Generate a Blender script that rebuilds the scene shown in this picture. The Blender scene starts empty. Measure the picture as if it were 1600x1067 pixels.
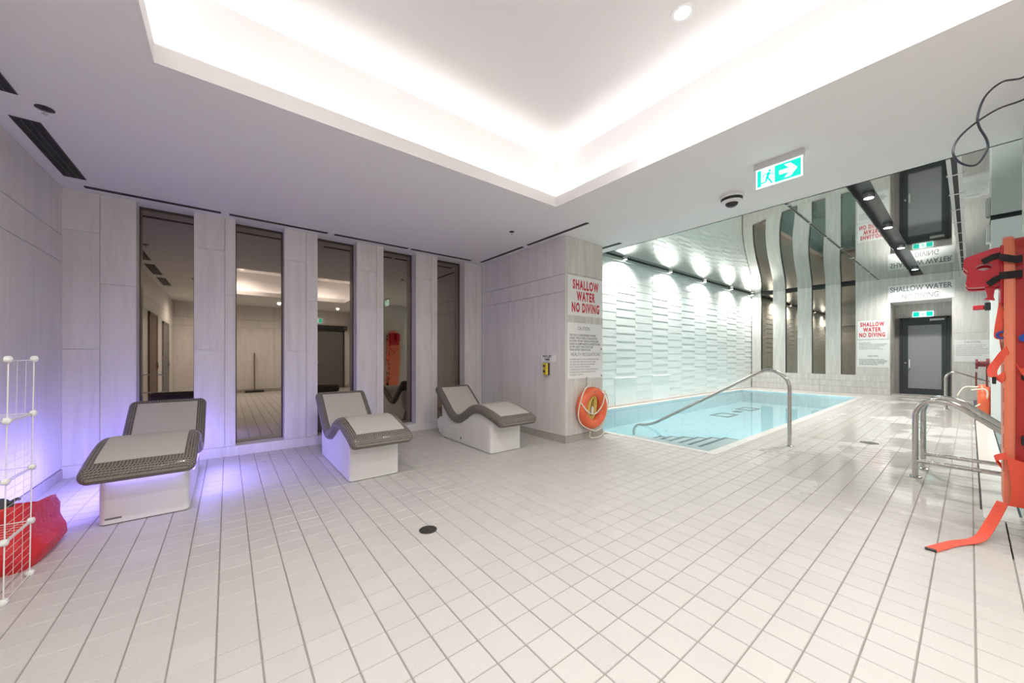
import bpy, bmesh, math, random
from mathutils import Vector, Matrix
random.seed(7)
SC = bpy.context.scene
COL = SC.collection
PI = math.pi

# ------------------------------------------------------------------ camera, world, exposure, lights
YAW = math.atan2(444, 564)
cam_d = bpy.data.cameras.new('camera')
cam = bpy.data.objects.new('camera', cam_d)
COL.objects.link(cam)
cam.location = (0, 0, 1.25)
cam.rotation_euler = (PI/2, 0, -YAW)
cam_d.sensor_width = 36
cam_d.lens = 564/1600*36
cam_d.shift_y = (556-533.5)/1600
cam_d.clip_start = 0.05
SC.camera = cam
SC.view_settings.view_transform = 'Standard'
SC.view_settings.look = 'None'
SC.view_settings.gamma = 1.0
SC.view_settings.use_curve_mapping = False
SC.view_settings.exposure = 0.12
w = bpy.data.worlds.new('world')
SC.world = w
w.use_nodes = True
w.node_tree.nodes['Background'].inputs[0].default_value = (0.9, 0.93, 1, 1)
w.node_tree.nodes['Background'].inputs[1].default_value = 0.15
SC.cycles.max_bounces = 10
SC.cycles.transparent_max_bounces = 12


def area(name, loc, size, power, color=(1, 1, 1), direction=(0, 0, -1), spread=180):
    d = bpy.data.lights.new(name, 'AREA')
    d.shape = 'RECTANGLE'
    d.size, d.size_y = size
    d.energy = power
    d.color = color
    d.spread = math.radians(spread)
    o = bpy.data.objects.new(name, d)
    COL.objects.link(o)
    o.location = loc
    o.rotation_euler = Vector(direction).to_track_quat('-Z', 'Y').to_euler()
    return o


def spot(name, loc, power, color=(1, 1, 1), direction=(0, 0, -1), angle=90, blend=0.6, r=0.04):
    d = bpy.data.lights.new(name, 'SPOT')
    d.energy = power
    d.color = color
    d.spot_size = math.radians(angle)
    d.spot_blend = blend
    d.shadow_soft_size = r
    o = bpy.data.objects.new(name, d)
    COL.objects.link(o)
    o.location = loc
    o.rotation_euler = Vector(direction).to_track_quat('-Z', 'Y').to_euler()
    return o


HC = 2.97            # lounge ceiling
HP = 3.70            # pool ceiling
HT = 3.64            # top of the lit tray
TX0, TX1, TY0, TY1 = -0.34, 2.98, -0.75, 2.96
WARM = (1.0, 0.975, 0.945)
COVE = (1.0, 0.965, 0.955)
COVE_W = 2.4        # watts per metre of cove strip
for (cx, cy, lx, ly) in (((TX0+TX1)/2, TY1+0.05, TX1-TX0, 0.04), ((TX0+TX1)/2, TY0-0.05, TX1-TX0, 0.04),
                         (TX0-0.05, (TY0+TY1)/2, 0.04, TY1-TY0), (TX1+0.05, (TY0+TY1)/2, 0.04, TY1-TY0)):
    area('cove_light', (cx, cy, HC+0.045), (lx, ly), COVE_W*max(lx, ly), COVE, (0, 0, 1))
DOWN = [(0.30, -0.40), (2.40, -0.40), (2.49, 1.24), (0.30, 1.24)]
for (x, y), pw in zip(DOWN, (105, 60, 75, 130)):
    spot('downlight_beam', (x, y, HT-0.03), pw, WARM, (0, 0, -1), 160, 0.8, 0.05)
POOLL = [7.72, 9.9, 12.05, 14.15, 16.1]
for x in POOLL + [5.55]:
    spot('wall_washer_beam', (x, 5.10, HP-0.09), 200, (1.0, 0.99, 0.96), (0, 0.25, -1), 150, 1.0, 0.04)
TRACK = [7.96, 10.1, 12.24, 15.6]
for x in TRACK:
    spot('track_beam', (x, 0.995, HP+0.02), 290, (1.0, 0.98, 0.94), (0, 0.05, -1), 140, 0.8, 0.05)
for (x, y) in ((6.4, -1.4), (9.0, -1.4)):
    spot('tub_fill', (x, y, HP-0.05), 130, (1.0, 0.99, 0.96), (0, 0, -1), 140, 0.8, 0.05)  # added fill above tub and deck, no fittings modelled
for (x, y, pw) in ((-0.5, -1.9, 190), (1.3, -1.9, 130), (3.1, -2.2, 60)):
    spot('entry_fill', (x, y, HC-0.03), pw, WARM, (0, 0, -1), 172, 0.8, 0.05)  # added fill behind the camera to lift the lounge walls, no fittings
for x in (6.0, 9.0, 12.0, 14.4):
    area('underwater_fill', (x, 2.14, -0.24), (0.25, 0.2), 5, (0.98, 0.98, 1.0), (0, 1, 0.05))  # unseen fill added below the waterline to brighten the pool


# ------------------------------------------------------------------ materials
def mat(name, color=(0.8, 0.8, 0.8), rough=0.5, metal=0.0, emit=None, estr=0.0, coat=0.0, spec=0.5):
    m = bpy.data.materials.new(name)
    m.use_nodes = True
    b = m.node_tree.nodes['Principled BSDF']
    b.inputs['Base Color'].default_value = (*color, 1)
    b.inputs['Roughness'].default_value = rough
    b.inputs['Metallic'].default_value = metal
    b.inputs['Specular IOR Level'].default_value = spec
    b.inputs['Coat Weight'].default_value = coat
    if emit:
        b.inputs['Emission Color'].default_value = (*emit, 1)
        b.inputs['Emission Strength'].default_value = estr
    return m


class NT:
    def __init__(s, m):
        s.m, s.t = m, m.node_tree
        s.b = s.t.nodes['Principled BSDF']

    def n(s, typ, **kw):
        x = s.t.nodes.new(typ)
        for k, v in kw.items():
            if k.startswith('i_'):
                x.inputs[k[2:]].default_value = v
            else:
                setattr(x, k, v)
        return x

    def l(s, a, b):
        s.t.links.new(a, b)

    def coords(s, scale=(1, 1, 1), kind='Object', loc=(0, 0, 0)):
        tc = s.n('ShaderNodeTexCoord')
        mp = s.n('ShaderNodeMapping')
        mp.inputs['Scale'].default_value = scale
        mp.inputs['Location'].default_value = loc
        s.l(tc.outputs[kind], mp.inputs[0])
        return mp.outputs[0]

    def geo(s, scale=(1, 1, 1)):
        g = s.n('ShaderNodeNewGeometry')
        mp = s.n('ShaderNodeMapping')
        mp.inputs['Scale'].default_value = scale
        s.l(g.outputs['Position'], mp.inputs[0])
        return mp.outputs[0]

    def noise(s, vec, scale=5, detail=4, rough=0.5, dist=0.0):
        x = s.n('ShaderNodeTexNoise')
        x.inputs['Scale'].default_value = scale
        x.inputs['Detail'].default_value = detail
        x.inputs['Roughness'].default_value = rough
        x.inputs['Distortion'].default_value = dist
        s.l(vec, x.inputs['Vector'])
        return x.outputs['Fac']

    def ramp(s, fac, stops):
        r = s.n('ShaderNodeValToRGB')
        e = r.color_ramp.elements
        while len(e) < len(stops):
            e.new(0.5)
        for k, (p, c) in enumerate(stops):
            e[k].position = p
            e[k].color = (*c, 1)
        s.l(fac, r.inputs[0])
        return r.outputs[0]

    def mapr(s, v, a, b, c, d):
        x = s.n('ShaderNodeMapRange')
        for k, q in zip((1, 2, 3, 4), (a, b, c, d)):
            x.inputs[k].default_value = q
        s.l(v, x.inputs[0])
        return x.outputs[0]

    def math(s, op, a, b=None):
        x = s.n('ShaderNodeMath', operation=op)
        for k, v in ((0, a), (1, b)):
            if v is None:
                continue
            if hasattr(v, 'links'):
                s.l(v, x.inputs[k])
            else:
                x.inputs[k].default_value = v
        return x.outputs[0]

    def mix(s, fac, a, b, blend='MIX'):
        x = s.n('ShaderNodeMix', data_type='RGBA', blend_type=blend)
        for k, v in ((0, fac), (6, a), (7, b)):
            if hasattr(v, 'links'):
                s.l(v, x.inputs[k])
            else:
                x.inputs[k].default_value = v if k == 0 else (*v, 1)
        return x.outputs[2]

    def bump(s, h, strength=0.2, dist=0.01):
        x = s.n('ShaderNodeBump')
        x.inputs['Strength'].default_value = strength
        x.inputs['Distance'].default_value = dist
        s.l(h, x.inputs['Height'])
        s.l(x.outputs[0], s.b.inputs['Normal'])


def stone_mat(name, c0, c1, c2, rough=0.32, seed=0.0):
    """porcelain slab with soft vertical veins"""
    m = mat(name, c1, rough)
    t = NT(m)
    oi = t.n('ShaderNodeObjectInfo')
    g = t.n('ShaderNodeNewGeometry')
    off = t.n('ShaderNodeCombineXYZ')
    t.l(t.math('MULTIPLY', oi.outputs['Random'], 37.0), off.inputs[2])
    va = t.n('ShaderNodeVectorMath', operation='ADD')
    t.l(g.outputs['Position'], va.inputs[0])
    t.l(off.outputs[0], va.inputs[1])
    mp = t.n('ShaderNodeMapping')
    mp.inputs['Scale'].default_value = (7, 7, 0.55)
    t.l(va.outputs[0], mp.inputs[0])
    n1 = t.noise(mp.outputs[0], 1.6, 6, 0.62, 0.8)
    n2 = t.noise(mp.outputs[0], 6.0, 3, 0.5, 0.2)
    c = t.ramp(n1, [(0.28, c0), (0.5, c1), (0.75, c2)])
    vein = t.mapr(t.math('ABSOLUTE', t.math('SUBTRACT', n2, 0.5)), 0.0, 0.03, 1.0, 0.0)
    c = t.mix(t.math('MULTIPLY', vein, 0.2), c, c0)
    t.l(c, t.b.inputs['Base Color'])
    t.l(t.mapr(n1, 0.3, 0.7, rough-0.06, rough+0.08), t.b.inputs['Roughness'])
    return m


M = {}
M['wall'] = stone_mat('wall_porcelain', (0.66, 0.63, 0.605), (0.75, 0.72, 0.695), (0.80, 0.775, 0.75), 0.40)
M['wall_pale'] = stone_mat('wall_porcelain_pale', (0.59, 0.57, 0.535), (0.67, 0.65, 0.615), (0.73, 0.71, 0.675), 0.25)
M['wall_core'] = mat('wall_core', (0.30, 0.28, 0.265), 0.8)
M['paint'] = mat('white_paint', (0.83, 0.82, 0.81), 0.7)
t = NT(M['paint'])
t.bump(t.noise(t.geo((1, 1, 1)), 160, 2), 0.03, 0.002)
M['paint_tray'] = mat('tray_paint', (0.82, 0.80, 0.795), 0.7)
M['base'] = stone_mat('baseboard_tile', (0.36, 0.33, 0.30), (0.43, 0.40, 0.365), (0.48, 0.45, 0.41), 0.4)
M['mirror'] = mat('bronze_mirror', (0.31, 0.265, 0.22), 0.02, 1.0)
M['mirror_trim'] = mat('mirror_trim', (0.10, 0.085, 0.07), 0.3, 0.8)
M['mirror_trim_steel'] = mat('mirror_trim_steel', (0.25, 0.24, 0.22), 0.25, 0.9)
M['black'] = mat('matte_black', (0.012, 0.012, 0.013), 0.6)
M['blackp'] = mat('black_plastic', (0.02, 0.02, 0.022), 0.35)
M['grout'] = mat('grout', (0.30, 0.265, 0.245), 0.9)
M['steel'] = mat('brushed_steel', (0.60, 0.58, 0.55), 0.22, 1.0)
t = NT(M['steel'])
t.l(t.mapr(t.noise(t.geo((1, 1, 1)), 30, 3), 0.3, 0.7, 0.14, 0.3), t.b.inputs['Roughness'])
M['white'] = mat('white_gloss', (0.80, 0.785, 0.775), 0.3)
M['whitep'] = mat('white_plastic', (0.82, 0.82, 0.81), 0.4)
M['sign'] = mat('sign_white', (0.86, 0.86, 0.85), 0.4)
M['red'] = mat('sign_red', (0.62, 0.035, 0.05), 0.5)
M['ink'] = mat('sign_ink', (0.03, 0.03, 0.035), 0.6)
M['inkgrey'] = mat('sign_ink_grey', (0.17, 0.17, 0.175), 0.6)
M['membrane'] = mat('stretch_membrane', (0.53, 0.56, 0.535), 0.035, 1.0)
M['lamp'] = mat('lamp_lens', (1, 1, 1), 0.3, 0, (1, 0.98, 0.94), 30)
M['chrome'] = mat('chrome', (0.75, 0.75, 0.75), 0.1, 1.0)

# floor tile: warm grey porcelain, speckled, wet in a patch of the pool deck
m = M['tile'] = mat('floor_tile', (0.60, 0.555, 0.53), 0.42)
t = NT(m)
oi = t.n('ShaderNodeObjectInfo')
pos = t.geo((1, 1, 1))
sp = t.noise(pos, 260, 2, 0.6)
big = t.noise(pos, 1.3, 4, 0.55)
cell = t.n('ShaderNodeTexWhiteNoise', noise_dimensions='2D')
snap = t.n('ShaderNodeVectorMath', operation='SNAP')
snap.inputs[1].default_value = (0.1504, 0.1504, 1)
sh = t.n('ShaderNodeVectorMath', operation='ADD')
sh.inputs[1].default_value = (0.641+15.04, -0.137+15.04, 0)
t.l(pos, sh.inputs[0])
t.l(sh.outputs[0], snap.inputs[0])
t.l(snap.outputs[0], cell.inputs['Vector'])
c = t.mix(t.mapr(sp, 0.35, 0.7, 0, 1), (0.515, 0.493, 0.47), (0.64, 0.613, 0.587))
c = t.mix(t.mapr(cell.outputs[0], 0, 1, 0, 0.4), c, (0.66, 0.62, 0.585))
c = t.mix(t.mapr(big, 0.3, 0.7, 0.0, 0.22), c, (0.48, 0.45, 0.42))
# water-worn sheen on the deck near the hand rails
sx = t.n('ShaderNodeSeparateXYZ')
t.l(pos, sx.inputs[0])
deck = t.math('MULTIPLY', t.mapr(sx.outputs[0], 3.4, 4.6, 0, 1), t.mapr(sx.outputs[1], 2.2, 1.0, 0, 1))
wetn = t.mapr(t.noise(pos, 1.1, 3, 0.5, 0.6), 0.40, 0.52, 0, 1)
wet = t.math('MULTIPLY', deck, wetn)
t.l(t.mix(t.math('MULTIPLY', wet, 0.35), c, (0.55, 0.52, 0.47)), t.b.inputs['Base Color'])
t.l(t.mapr(wet, 0, 1, 0.40, 0.07), t.b.inputs['Roughness'])
t.bump(t.math('MULTIPLY', sp, t.math('SUBTRACT', 1.0, wet)), 0.12, 0.004)

# glazed wedge tiles of the pool wall
m = M['wedge'] = mat('wall_wedge_tile', (0.80, 0.83, 0.80), 0.3)
t = NT(m)
oi = t.n('ShaderNodeObjectInfo')
t.l(t.mix(oi.outputs['Random'], (0.76, 0.80, 0.77), (0.84, 0.86, 0.83)), t.b.inputs['Base Color'])
M['coping'] = mat('coping_tile', (0.74, 0.72, 0.68), 0.25)
M['pink'] = mat('pink_tile_edge', (0.62, 0.50, 0.45), 0.5)
m = M['pool'] = mat('pool_tile', (0.52, 0.72, 0.76), 0.35)
t = NT(m)
br = t.n('ShaderNodeTexBrick')
br.offset = 0
br.inputs['Scale'].default_value = 1
br.inputs['Brick Width'].default_value = 0.1
br.inputs['Row Height'].default_value = 0.1
br.inputs['Mortar Size'].default_value = 0.006
br.inputs['Color1'].default_value = (0.50, 0.70, 0.745, 1)
br.inputs['Color2'].default_value = (0.54, 0.73, 0.77, 1)
br.inputs['Mortar'].default_value = (0.46, 0.65, 0.69, 1)
t.l(t.geo((1, 1, 1)), br.inputs[0])
t.l(br.outputs[0], t.b.inputs['Base Color'])
M['pool_dark'] = mat('dark_step_tile', (0.07, 0.12, 0.14), 0.4)

# water: clear, tinted, mirror-like at grazing angles
m = M['water'] = bpy.data.materials.new('pool_water')
m.use_nodes = True
nt = m.node_tree
nt.nodes.clear()
out = nt.nodes.new('ShaderNodeOutputMaterial')
mx = nt.nodes.new('ShaderNodeMixShader')
tr = nt.nodes.new('ShaderNodeBsdfTransparent')
tr.inputs[0].default_value = (0.90, 0.975, 0.985, 1)
gl = nt.nodes.new('ShaderNodeBsdfGlossy')
gl.inputs['Roughness'].default_value = 0.015
fr = nt.nodes.new('ShaderNodeFresnel')
fr.inputs[0].default_value = 1.33
bp = nt.nodes.new('ShaderNodeBump')
bp.inputs['Strength'].default_value = 0.12
bp.inputs['Distance'].default_value = 0.02
no = nt.nodes.new('ShaderNodeTexNoise')
no.inputs['Scale'].default_value = 2.2
ge = nt.nodes.new('ShaderNodeNewGeometry')
nt.links.new(ge.outputs['Position'], no.inputs['Vector'])
nt.links.new(no.outputs['Fac'], bp.inputs['Height'])
nt.links.new(bp.outputs[0], gl.inputs['Normal'])
nt.links.new(fr.outputs[0], mx.inputs[0])
nt.links.new(tr.outputs[0], mx.inputs[1])
nt.links.new(gl.outputs[0], mx.inputs[2])
nt.links.new(mx.outputs[0], out.inputs[0])


def mosaic(name, tess0, tess1, grout, pitch, rough, gw=0.16):
    m = mat(name, tess0, rough)
    t = NT(m)
    uv = t.coords((1/pitch, 1/pitch, 1), 'UV')
    fr = t.n('ShaderNodeVectorMath', operation='FRACTION')
    fl = t.n('ShaderNodeVectorMath', operation='FLOOR')
    t.l(uv, fr.inputs[0])
    t.l(uv, fl.inputs[0])
    wn = t.n('ShaderNodeTexWhiteNoise', noise_dimensions='2D')
    t.l(fl.outputs[0], wn.inputs['Vector'])
    s = t.n('ShaderNodeSeparateXYZ')
    t.l(fr.outputs[0], s.inputs[0])
    d = []
    for k in (0, 1):
        d.append(t.math('SUBTRACT', 0.5, t.math('ABSOLUTE', t.math('SUBTRACT', s.outputs[k], 0.5))))
    edge = t.math('MINIMUM', d[0], d[1])
    msk = t.mapr(edge, gw*0.7, gw*1.2, 0, 1)
    c = t.mix(wn.outputs[0], tess0, tess1)
    t.l(t.mix(msk, grout, c), t.b.inputs['Base Color'])
    t.l(t.mapr(msk, 0, 1, 0.85, rough), t.b.inputs['Roughness'])
    t.bump(msk, 0.5, 0.003)
    return m


M['mosaic'] = mosaic('dark_mosaic', (0.035, 0.032, 0.030), (0.10, 0.092, 0.085), (0.27, 0.24, 0.205), 0.0185, 0.10)
M['pad'] = mosaic('beige_mosaic', (0.57, 0.525, 0.475), (0.63, 0.585, 0.53), (0.50, 0.46, 0.42), 0.010, 0.55, 0.1)
M['led'] = mat('violet_led', (0.5, 0.45, 1), 0.4, 0, (0.32, 0.25, 1.0), 2.2)


# ------------------------------------------------------------------ mesh helpers
class MB:
    def __init__(s):
        s.v, s.f, s.uv = [], [], None

    def box(s, x0, x1, y0, y1, z0, z1):
        b = len(s.v)
        s.v += [(x0, y0, z0), (x1, y0, z0), (x1, y1, z0), (x0, y1, z0), (x0, y0, z1), (x1, y0, z1), (x1, y1, z1), (x0, y1, z1)]
        s.f += [(b, b+3, b+2, b+1), (b+4, b+5, b+6, b+7), (b, b+1, b+5, b+4), (b+1, b+2, b+6, b+5), (b+2, b+3, b+7, b+6), (b+3, b, b+4, b+7)]
        return s

    def cbox(s, x0, x1, y0, y1, z0, z1, c=0.004):
        """box with chamfered edges (convex hull of 24 points)"""
        pts = []
        for x, sx in ((x0, 1), (x1, -1)):
            for y, sy in ((y0, 1), (y1, -1)):
                for z, sz in ((z0, 1), (z1, -1)):
                    pts += [(x, y+sy*c, z+sz*c), (x+sx*c, y, z+sz*c), (x+sx*c, y+sy*c, z)]
        s.hull(pts)
        return s

    def hull(s, pts):
        bm = bmesh.new()
        vs = [bm.verts.new(p) for p in pts]
        r = bmesh.ops.convex_hull(bm, input=vs)
        bmesh.ops.dissolve_limit(bm, angle_limit=0.01, verts=bm.verts, edges=bm.edges)
        s.addbm(bm)

    def addbm(s, bm):
        bm.verts.index_update()
        b = len(s.v)
        s.v += [tuple(v.co) for v in bm.verts]
        s.f += [tuple(b+v.index for v in f.verts) for f in bm.faces]
        bm.free()

    def quad(s, a, b, c, d):
        n = len(s.v)
        s.v += [a, b, c, d]
        s.f.append((n, n+1, n+2, n+3))
        return s

    def poly(s, pts, th, axis):
        """flat outline (list of 3-D points) thickened by vector axis*th"""
        n = len(s.v)
        k = len(pts)
        a = Vector(axis)*th
        s.v += [tuple(p) for p in pts] + [tuple(Vector(p)+a) for p in pts]
        s.f += [tuple(range(n+k-1, n-1, -1)), tuple(range(n+k, n+2*k))]
        s.f += [(n+i, n+(i+1) % k, n+k+(i+1) % k, n+k+i) for i in range(k)]
        return s

    def tube(s, path, r, seg=10, cap=True, closed=False):
        P = [Vector(p) for p in path]
        n = len(P)
        b = len(s.v)
        up = None
        for i, p in enumerate(P):
            if closed:
                tg = (P[(i+1) % n]-P[i-1])
            else:
                tg = (P[min(i+1, n-1)]-P[max(i-1, 0)])
            tg.normalize()
            if up is None:
                up = tg.orthogonal().normalized()
            else:
                up = (up-tg*up.dot(tg)).normalized()
            sd = tg.cross(up)
            rr = r[i] if isinstance(r, (list, tuple)) else r
            for k in range(seg):
                a = 2*PI*k/seg
                s.v.append(tuple(p+(up*math.cos(a)+sd*math.sin(a))*rr))
        for i in range(n if closed else n-1):
            j = (i+1) % n
            for k in range(seg):
                s.f.append((b+i*seg+k, b+i*seg+(k+1) % seg, b+j*seg+(k+1) % seg, b+j*seg+k))
        if cap and not closed:
            s.f.append(tuple(b+k for k in range(seg-1, -1, -1)))
            s.f.append(tuple(b+(n-1)*seg+k for k in range(seg)))
        return s

    def lathe(s, prof, c, seg=24, axis='z', cap=True):
        b = len(s.v)
        n = len(prof)
        for r, h in prof:
            for k in range(seg):
                a = 2*PI*k/seg
                x, y = r*math.cos(a), r*math.sin(a)
                if axis == 'z':
                    s.v.append((c[0]+x, c[1]+y, c[2]+h))
                elif axis == 'x':
                    s.v.append((c[0]+h, c[1]+x, c[2]+y))
                else:
                    s.v.append((c[0]+x, c[1]+h, c[2]+y))
        for i in range(n-1):
            for k in range(seg):
                s.f.append((b+i*seg+k, b+i*seg+(k+1) % seg, b+(i+1)*seg+(k+1) % seg, b+(i+1)*seg+k))
        if cap:
            s.f.append(tuple(b+k for k in range(seg-1, -1, -1)))
            s.f.append(tuple(b+(n-1)*seg+k for k in range(seg)))
        return s

    def strip(s, path, width, th=0.002):
        """a ribbon: path of (centre, widthvector)"""
        b = len(s.v)
        n = len(path)
        for i, (p, wv) in enumerate(path):
            p, wv = Vector(p), Vector(wv).normalized()*width/2
            tg = Vector(path[min(i+1, n-1)][0])-Vector(path[max(i-1, 0)][0])
            nm = tg.cross(wv).normalized()*th/2
            s.v += [tuple(p-wv-nm), tuple(p+wv-nm), tuple(p+wv+nm), tuple(p-wv+nm)]
        for i in range(n-1):
            for k in range(4):
                s.f.append((b+i*4+k, b+i*4+(k+1) % 4, b+i*4+4+(k+1) % 4, b+i*4+4+k))
        s.f += [(b+3, b+2, b+1, b), (b+n*4-4, b+n*4-3, b+n*4-2, b+n*4-1)]
        return s

    def mesh(s, name, m, org=(0, 0, 0), smooth=False, recalc=True):
        me = bpy.data.meshes.new(name)
        o = Vector(org)
        me.from_pydata([tuple(Vector(v)-o) for v in s.v], [], s.f)
        if m:
            me.materials.append(m)
        if recalc:
            bm = bmesh.new()
            bm.from_mesh(me)
            bmesh.ops.recalc_face_normals(bm, faces=bm.faces)
            bm.to_mesh(me)
            bm.free()
        if smooth:
            me.polygons.foreach_set('use_smooth', [True]*len(me.polygons))
            sharp_by_angle(me, math.radians(40))
        return me

    def build(s, name, m, parent=None, org=None, smooth=False, recalc=True):
        if org is None:
            org = worldloc(parent) if parent else (0, 0, 0)
        me = s.mesh(name, m, org, smooth, recalc)
        return link(name, me, parent, None if parent else org)


def sharp_by_angle(me, ang):
    bm = bmesh.new()
    bm.from_mesh(me)
    for e in bm.edges:
        if len(e.link_faces) == 2:
            e.smooth = e.calc_face_angle(0) < ang
    bm.to_mesh(me)
    bm.free()


def worldloc(o):
    v = Vector((0, 0, 0))
    while o:
        v += o.location
        o = o.parent
    return v


def link(name, me, parent=None, loc=None):
    o = bpy.data.objects.new(name, me)
    COL.objects.link(o)
    if parent:
        o.parent = parent
    if loc is not None:
        o.location = loc
    return o


def tag(o, label=None, cat=None, group=None, kind=None):
    if label:
        o['label'] = label
    if cat:
        o['category'] = cat
    if group:
        o['group'] = group
    if kind:
        o['kind'] = kind
    return o


def thing(name, label, cat, loc=(0, 0, 0), group=None):
    o = bpy.data.objects.new(name, None)
    o.empty_display_size = 0.1
    COL.objects.link(o)
    o.location = loc
    return tag(o, label, cat, group)


def structure(name, label=None, loc=(0, 0, 0)):
    o = bpy.data.objects.new(name, None)
    o.empty_display_size = 0.1
    COL.objects.link(o)
    o.location = loc
    return tag(o, label, None, None, 'structure')


def copy_tree(o, parent=None):
    c = o.copy()
    COL.objects.link(c)
    if parent:
        c.parent = parent
    for ch in [x for x in KIDS.get(o.name, [])]:
        copy_tree(ch, c)
    return c


KIDS = {}


def remember(root):
    """note the children of a finished thing so that copies can be made quickly"""
    for o in COL.objects:
        if o.parent:
            KIDS.setdefault(o.parent.name, [])
            if o not in KIDS[o.parent.name]:
                KIDS[o.parent.name].append(o)


def spline(pts, n=8, closed=False):
    P = [Vector(p) for p in pts]
    res = []
    k = len(P)
    rng = range(k if closed else k-1)
    for i in rng:
        if closed:
            p0, p1, p2, p3 = P[i-1], P[i], P[(i+1) % k], P[(i+2) % k]
        else:
            p0, p1, p2, p3 = P[max(i-1, 0)], P[i], P[i+1], P[min(i+2, k-1)]
        for j in range(n):
            u = j/n
            res.append(0.5*((2*p1)+(p2-p0)*u+(2*p0-5*p1+4*p2-p3)*u*u+(3*p1-p0-3*p2+p3)*u**3))
    if not closed:
        res.append(P[-1])
    return res


def arcpath(pts, r, n=6):
    """polyline with rounded corners"""
    P = [Vector(p) for p in pts]
    res = [P[0]]
    for i in range(1, len(P)-1):
        a, b, c = P[i-1], P[i], P[i+1]
        rr = min(r, (a-b).length*0.49, (c-b).length*0.49)
        p0 = b+(a-b).normalized()*rr
        p1 = b+(c-b).normalized()*rr
        for j in range(n+1):
            u = j/n
            res.append(p0*(1-u)**2+b*2*u*(1-u)+p1*u*u)
    res.append(P[-1])
    return res


def text(name, s, m, parent, origin, right, up, size, bold=0.0, xs=1.0, align='CENTER', line=1.0, lift=0.001, width=None):
    """flat lettering as a mesh; origin = top centre (or top left) of the block"""
    cu = bpy.data.curves.new('t', 'FONT')
    cu.body = s
    cu.size = size
    cu.align_x = align
    cu.align_y = 'TOP_BASELINE'
    cu.space_line = line
    cu.offset = bold
    cu.space_character = 1.0 if bold < 0.005 else 1.22
    cu.resolution_u = 3
    ob = bpy.data.objects.new('t', cu)
    COL.objects.link(ob)
    dg = bpy.context.evaluated_depsgraph_get()
    me = bpy.data.meshes.new_from_object(ob.evaluated_get(dg))
    bpy.data.objects.remove(ob)
    bpy.data.curves.remove(cu)
    R, U = Vector(right), Vector(up)
    N = R.cross(U)
    if width:
        xs_ = [v.co.x for v in me.vertices]
        xs = width/max(1e-6, max(xs_)-min(xs_))
    O = Vector(origin)-worldloc(parent)
    for v in me.vertices:
        p = O+R*(v.co.x*xs)+U*v.co.y+N*lift
        v.co = p
    me.materials.clear()
    me.materials.append(m)
    me.name = name
    return link(name, me, parent)


# ------------------------------------------------------------------ floor
P_ = 0.1504
GX, GY = -0.641, 0.137
JT = 0.0035
XL, XR_MAIN = -1.33, 4.82
YB, YF = 5.73, -3.45
PX0, PX1, PY0, PY1 = 4.82, 15.30, 1.98, 5.40     # outside of the pool coping
WX0, WX1, WY0, WY1 = 4.94, 15.05, 2.12, 5.25     # water's edge
COLX0, COLX1, COLY = 3.78, 4.62, 3.57
FARX = 16.44
TUBY = -0.05
RW_X0, RW_X1, RW_Y = 3.80, 4.80, -0.245          # wall that carries the rescue board

floor = structure('floor')
fb = MB()
fb.box(XL-0.3, PX0, YF-0.2, YB+0.4, -0.30, -0.004)
fb.box(PX0, FARX+1.5, TUBY, PY0, -0.30, -0.004)
fb.box(PX1, FARX+0.3, PY0, PY1+0.3, -0.30, -0.004)
fb.box(RW_X0, 4.58, -3.6, TUBY, -0.30, -0.004)
fb.build('grout_bed', M['grout'], floor)

regions = [(XL, PX0, YF, YB), (PX0, FARX+1.16, TUBY, PY0), (PX1, FARX, PY0, PY1)]


def proj(x, y, z=0.0):
    F = (math.sin(YAW), math.cos(YAW))
    d = x*F[0]+y*F[1]
    l = x*F[1]-y*F[0]
    if d < 0.1:
        return None
    return (800+564*l/d, 556+564*(1.25-z)/d)


tiles = []
for (rx0, rx1, ry0, ry1) in regions:
    i0, i1 = math.floor((rx0-GX)/P_), math.ceil((rx1-GX)/P_)
    j0, j1 = math.floor((ry0-GY)/P_), math.ceil((ry1-GY)/P_)
    for i in range(i0, i1):
        for j in range(j0, j1):
            x0, x1 = max(GX+i*P_+JT/2, rx0), min(GX+(i+1)*P_-JT/2, rx1)
            y0, y1 = max(GY+j*P_+JT/2, ry0), min(GY+(j+1)*P_-JT/2, ry1)
            if x1-x0 < 0.012 or y1-y0 < 0.012:
                continue
            if x0 > COLX0 and y0 > COLY and x0 < PX0:
                continue
            if x0 > RW_X0 and y1 < RW_Y:
                continue
            full = (x1-x0 > P_-0.006) and (y1-y0 > P_-0.006)
            q = [proj(x, y) for x, y in ((x0, y0), (x1, y0), (x1, y1), (x0, y1))]
            area_px = 0
            if None not in q and all(-20 < p[0] < 1620 and p[1] < 1090 for p in q):
                area_px = abs(sum(q[k][0]*q[(k+1) % 4][1]-q[(k+1) % 4][0]*q[k][1] for k in range(4)))/2
            tiles.append((area_px if full else 0, x0, x1, y0, y1))
tiles.sort(reverse=True)


def tile_geo(mb, x0, x1, y0, y1, z):
    c = 0.0025
    b = len(mb.v)
    mb.v += [(x0, y0, z-0.006), (x1, y0, z-0.006), (x1, y1, z-0.006), (x0, y1, z-0.006),
             (x0+c, y0+c, z), (x1-c, y0+c, z), (x1-c, y1-c, z), (x0+c, y1-c, z)]
    mb.f += [(b+4, b+5, b+6, b+7)] + [(b+k, b+(k+1) % 4, b+4+(k+1) % 4, b+4+k) for k in range(4)]


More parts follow.
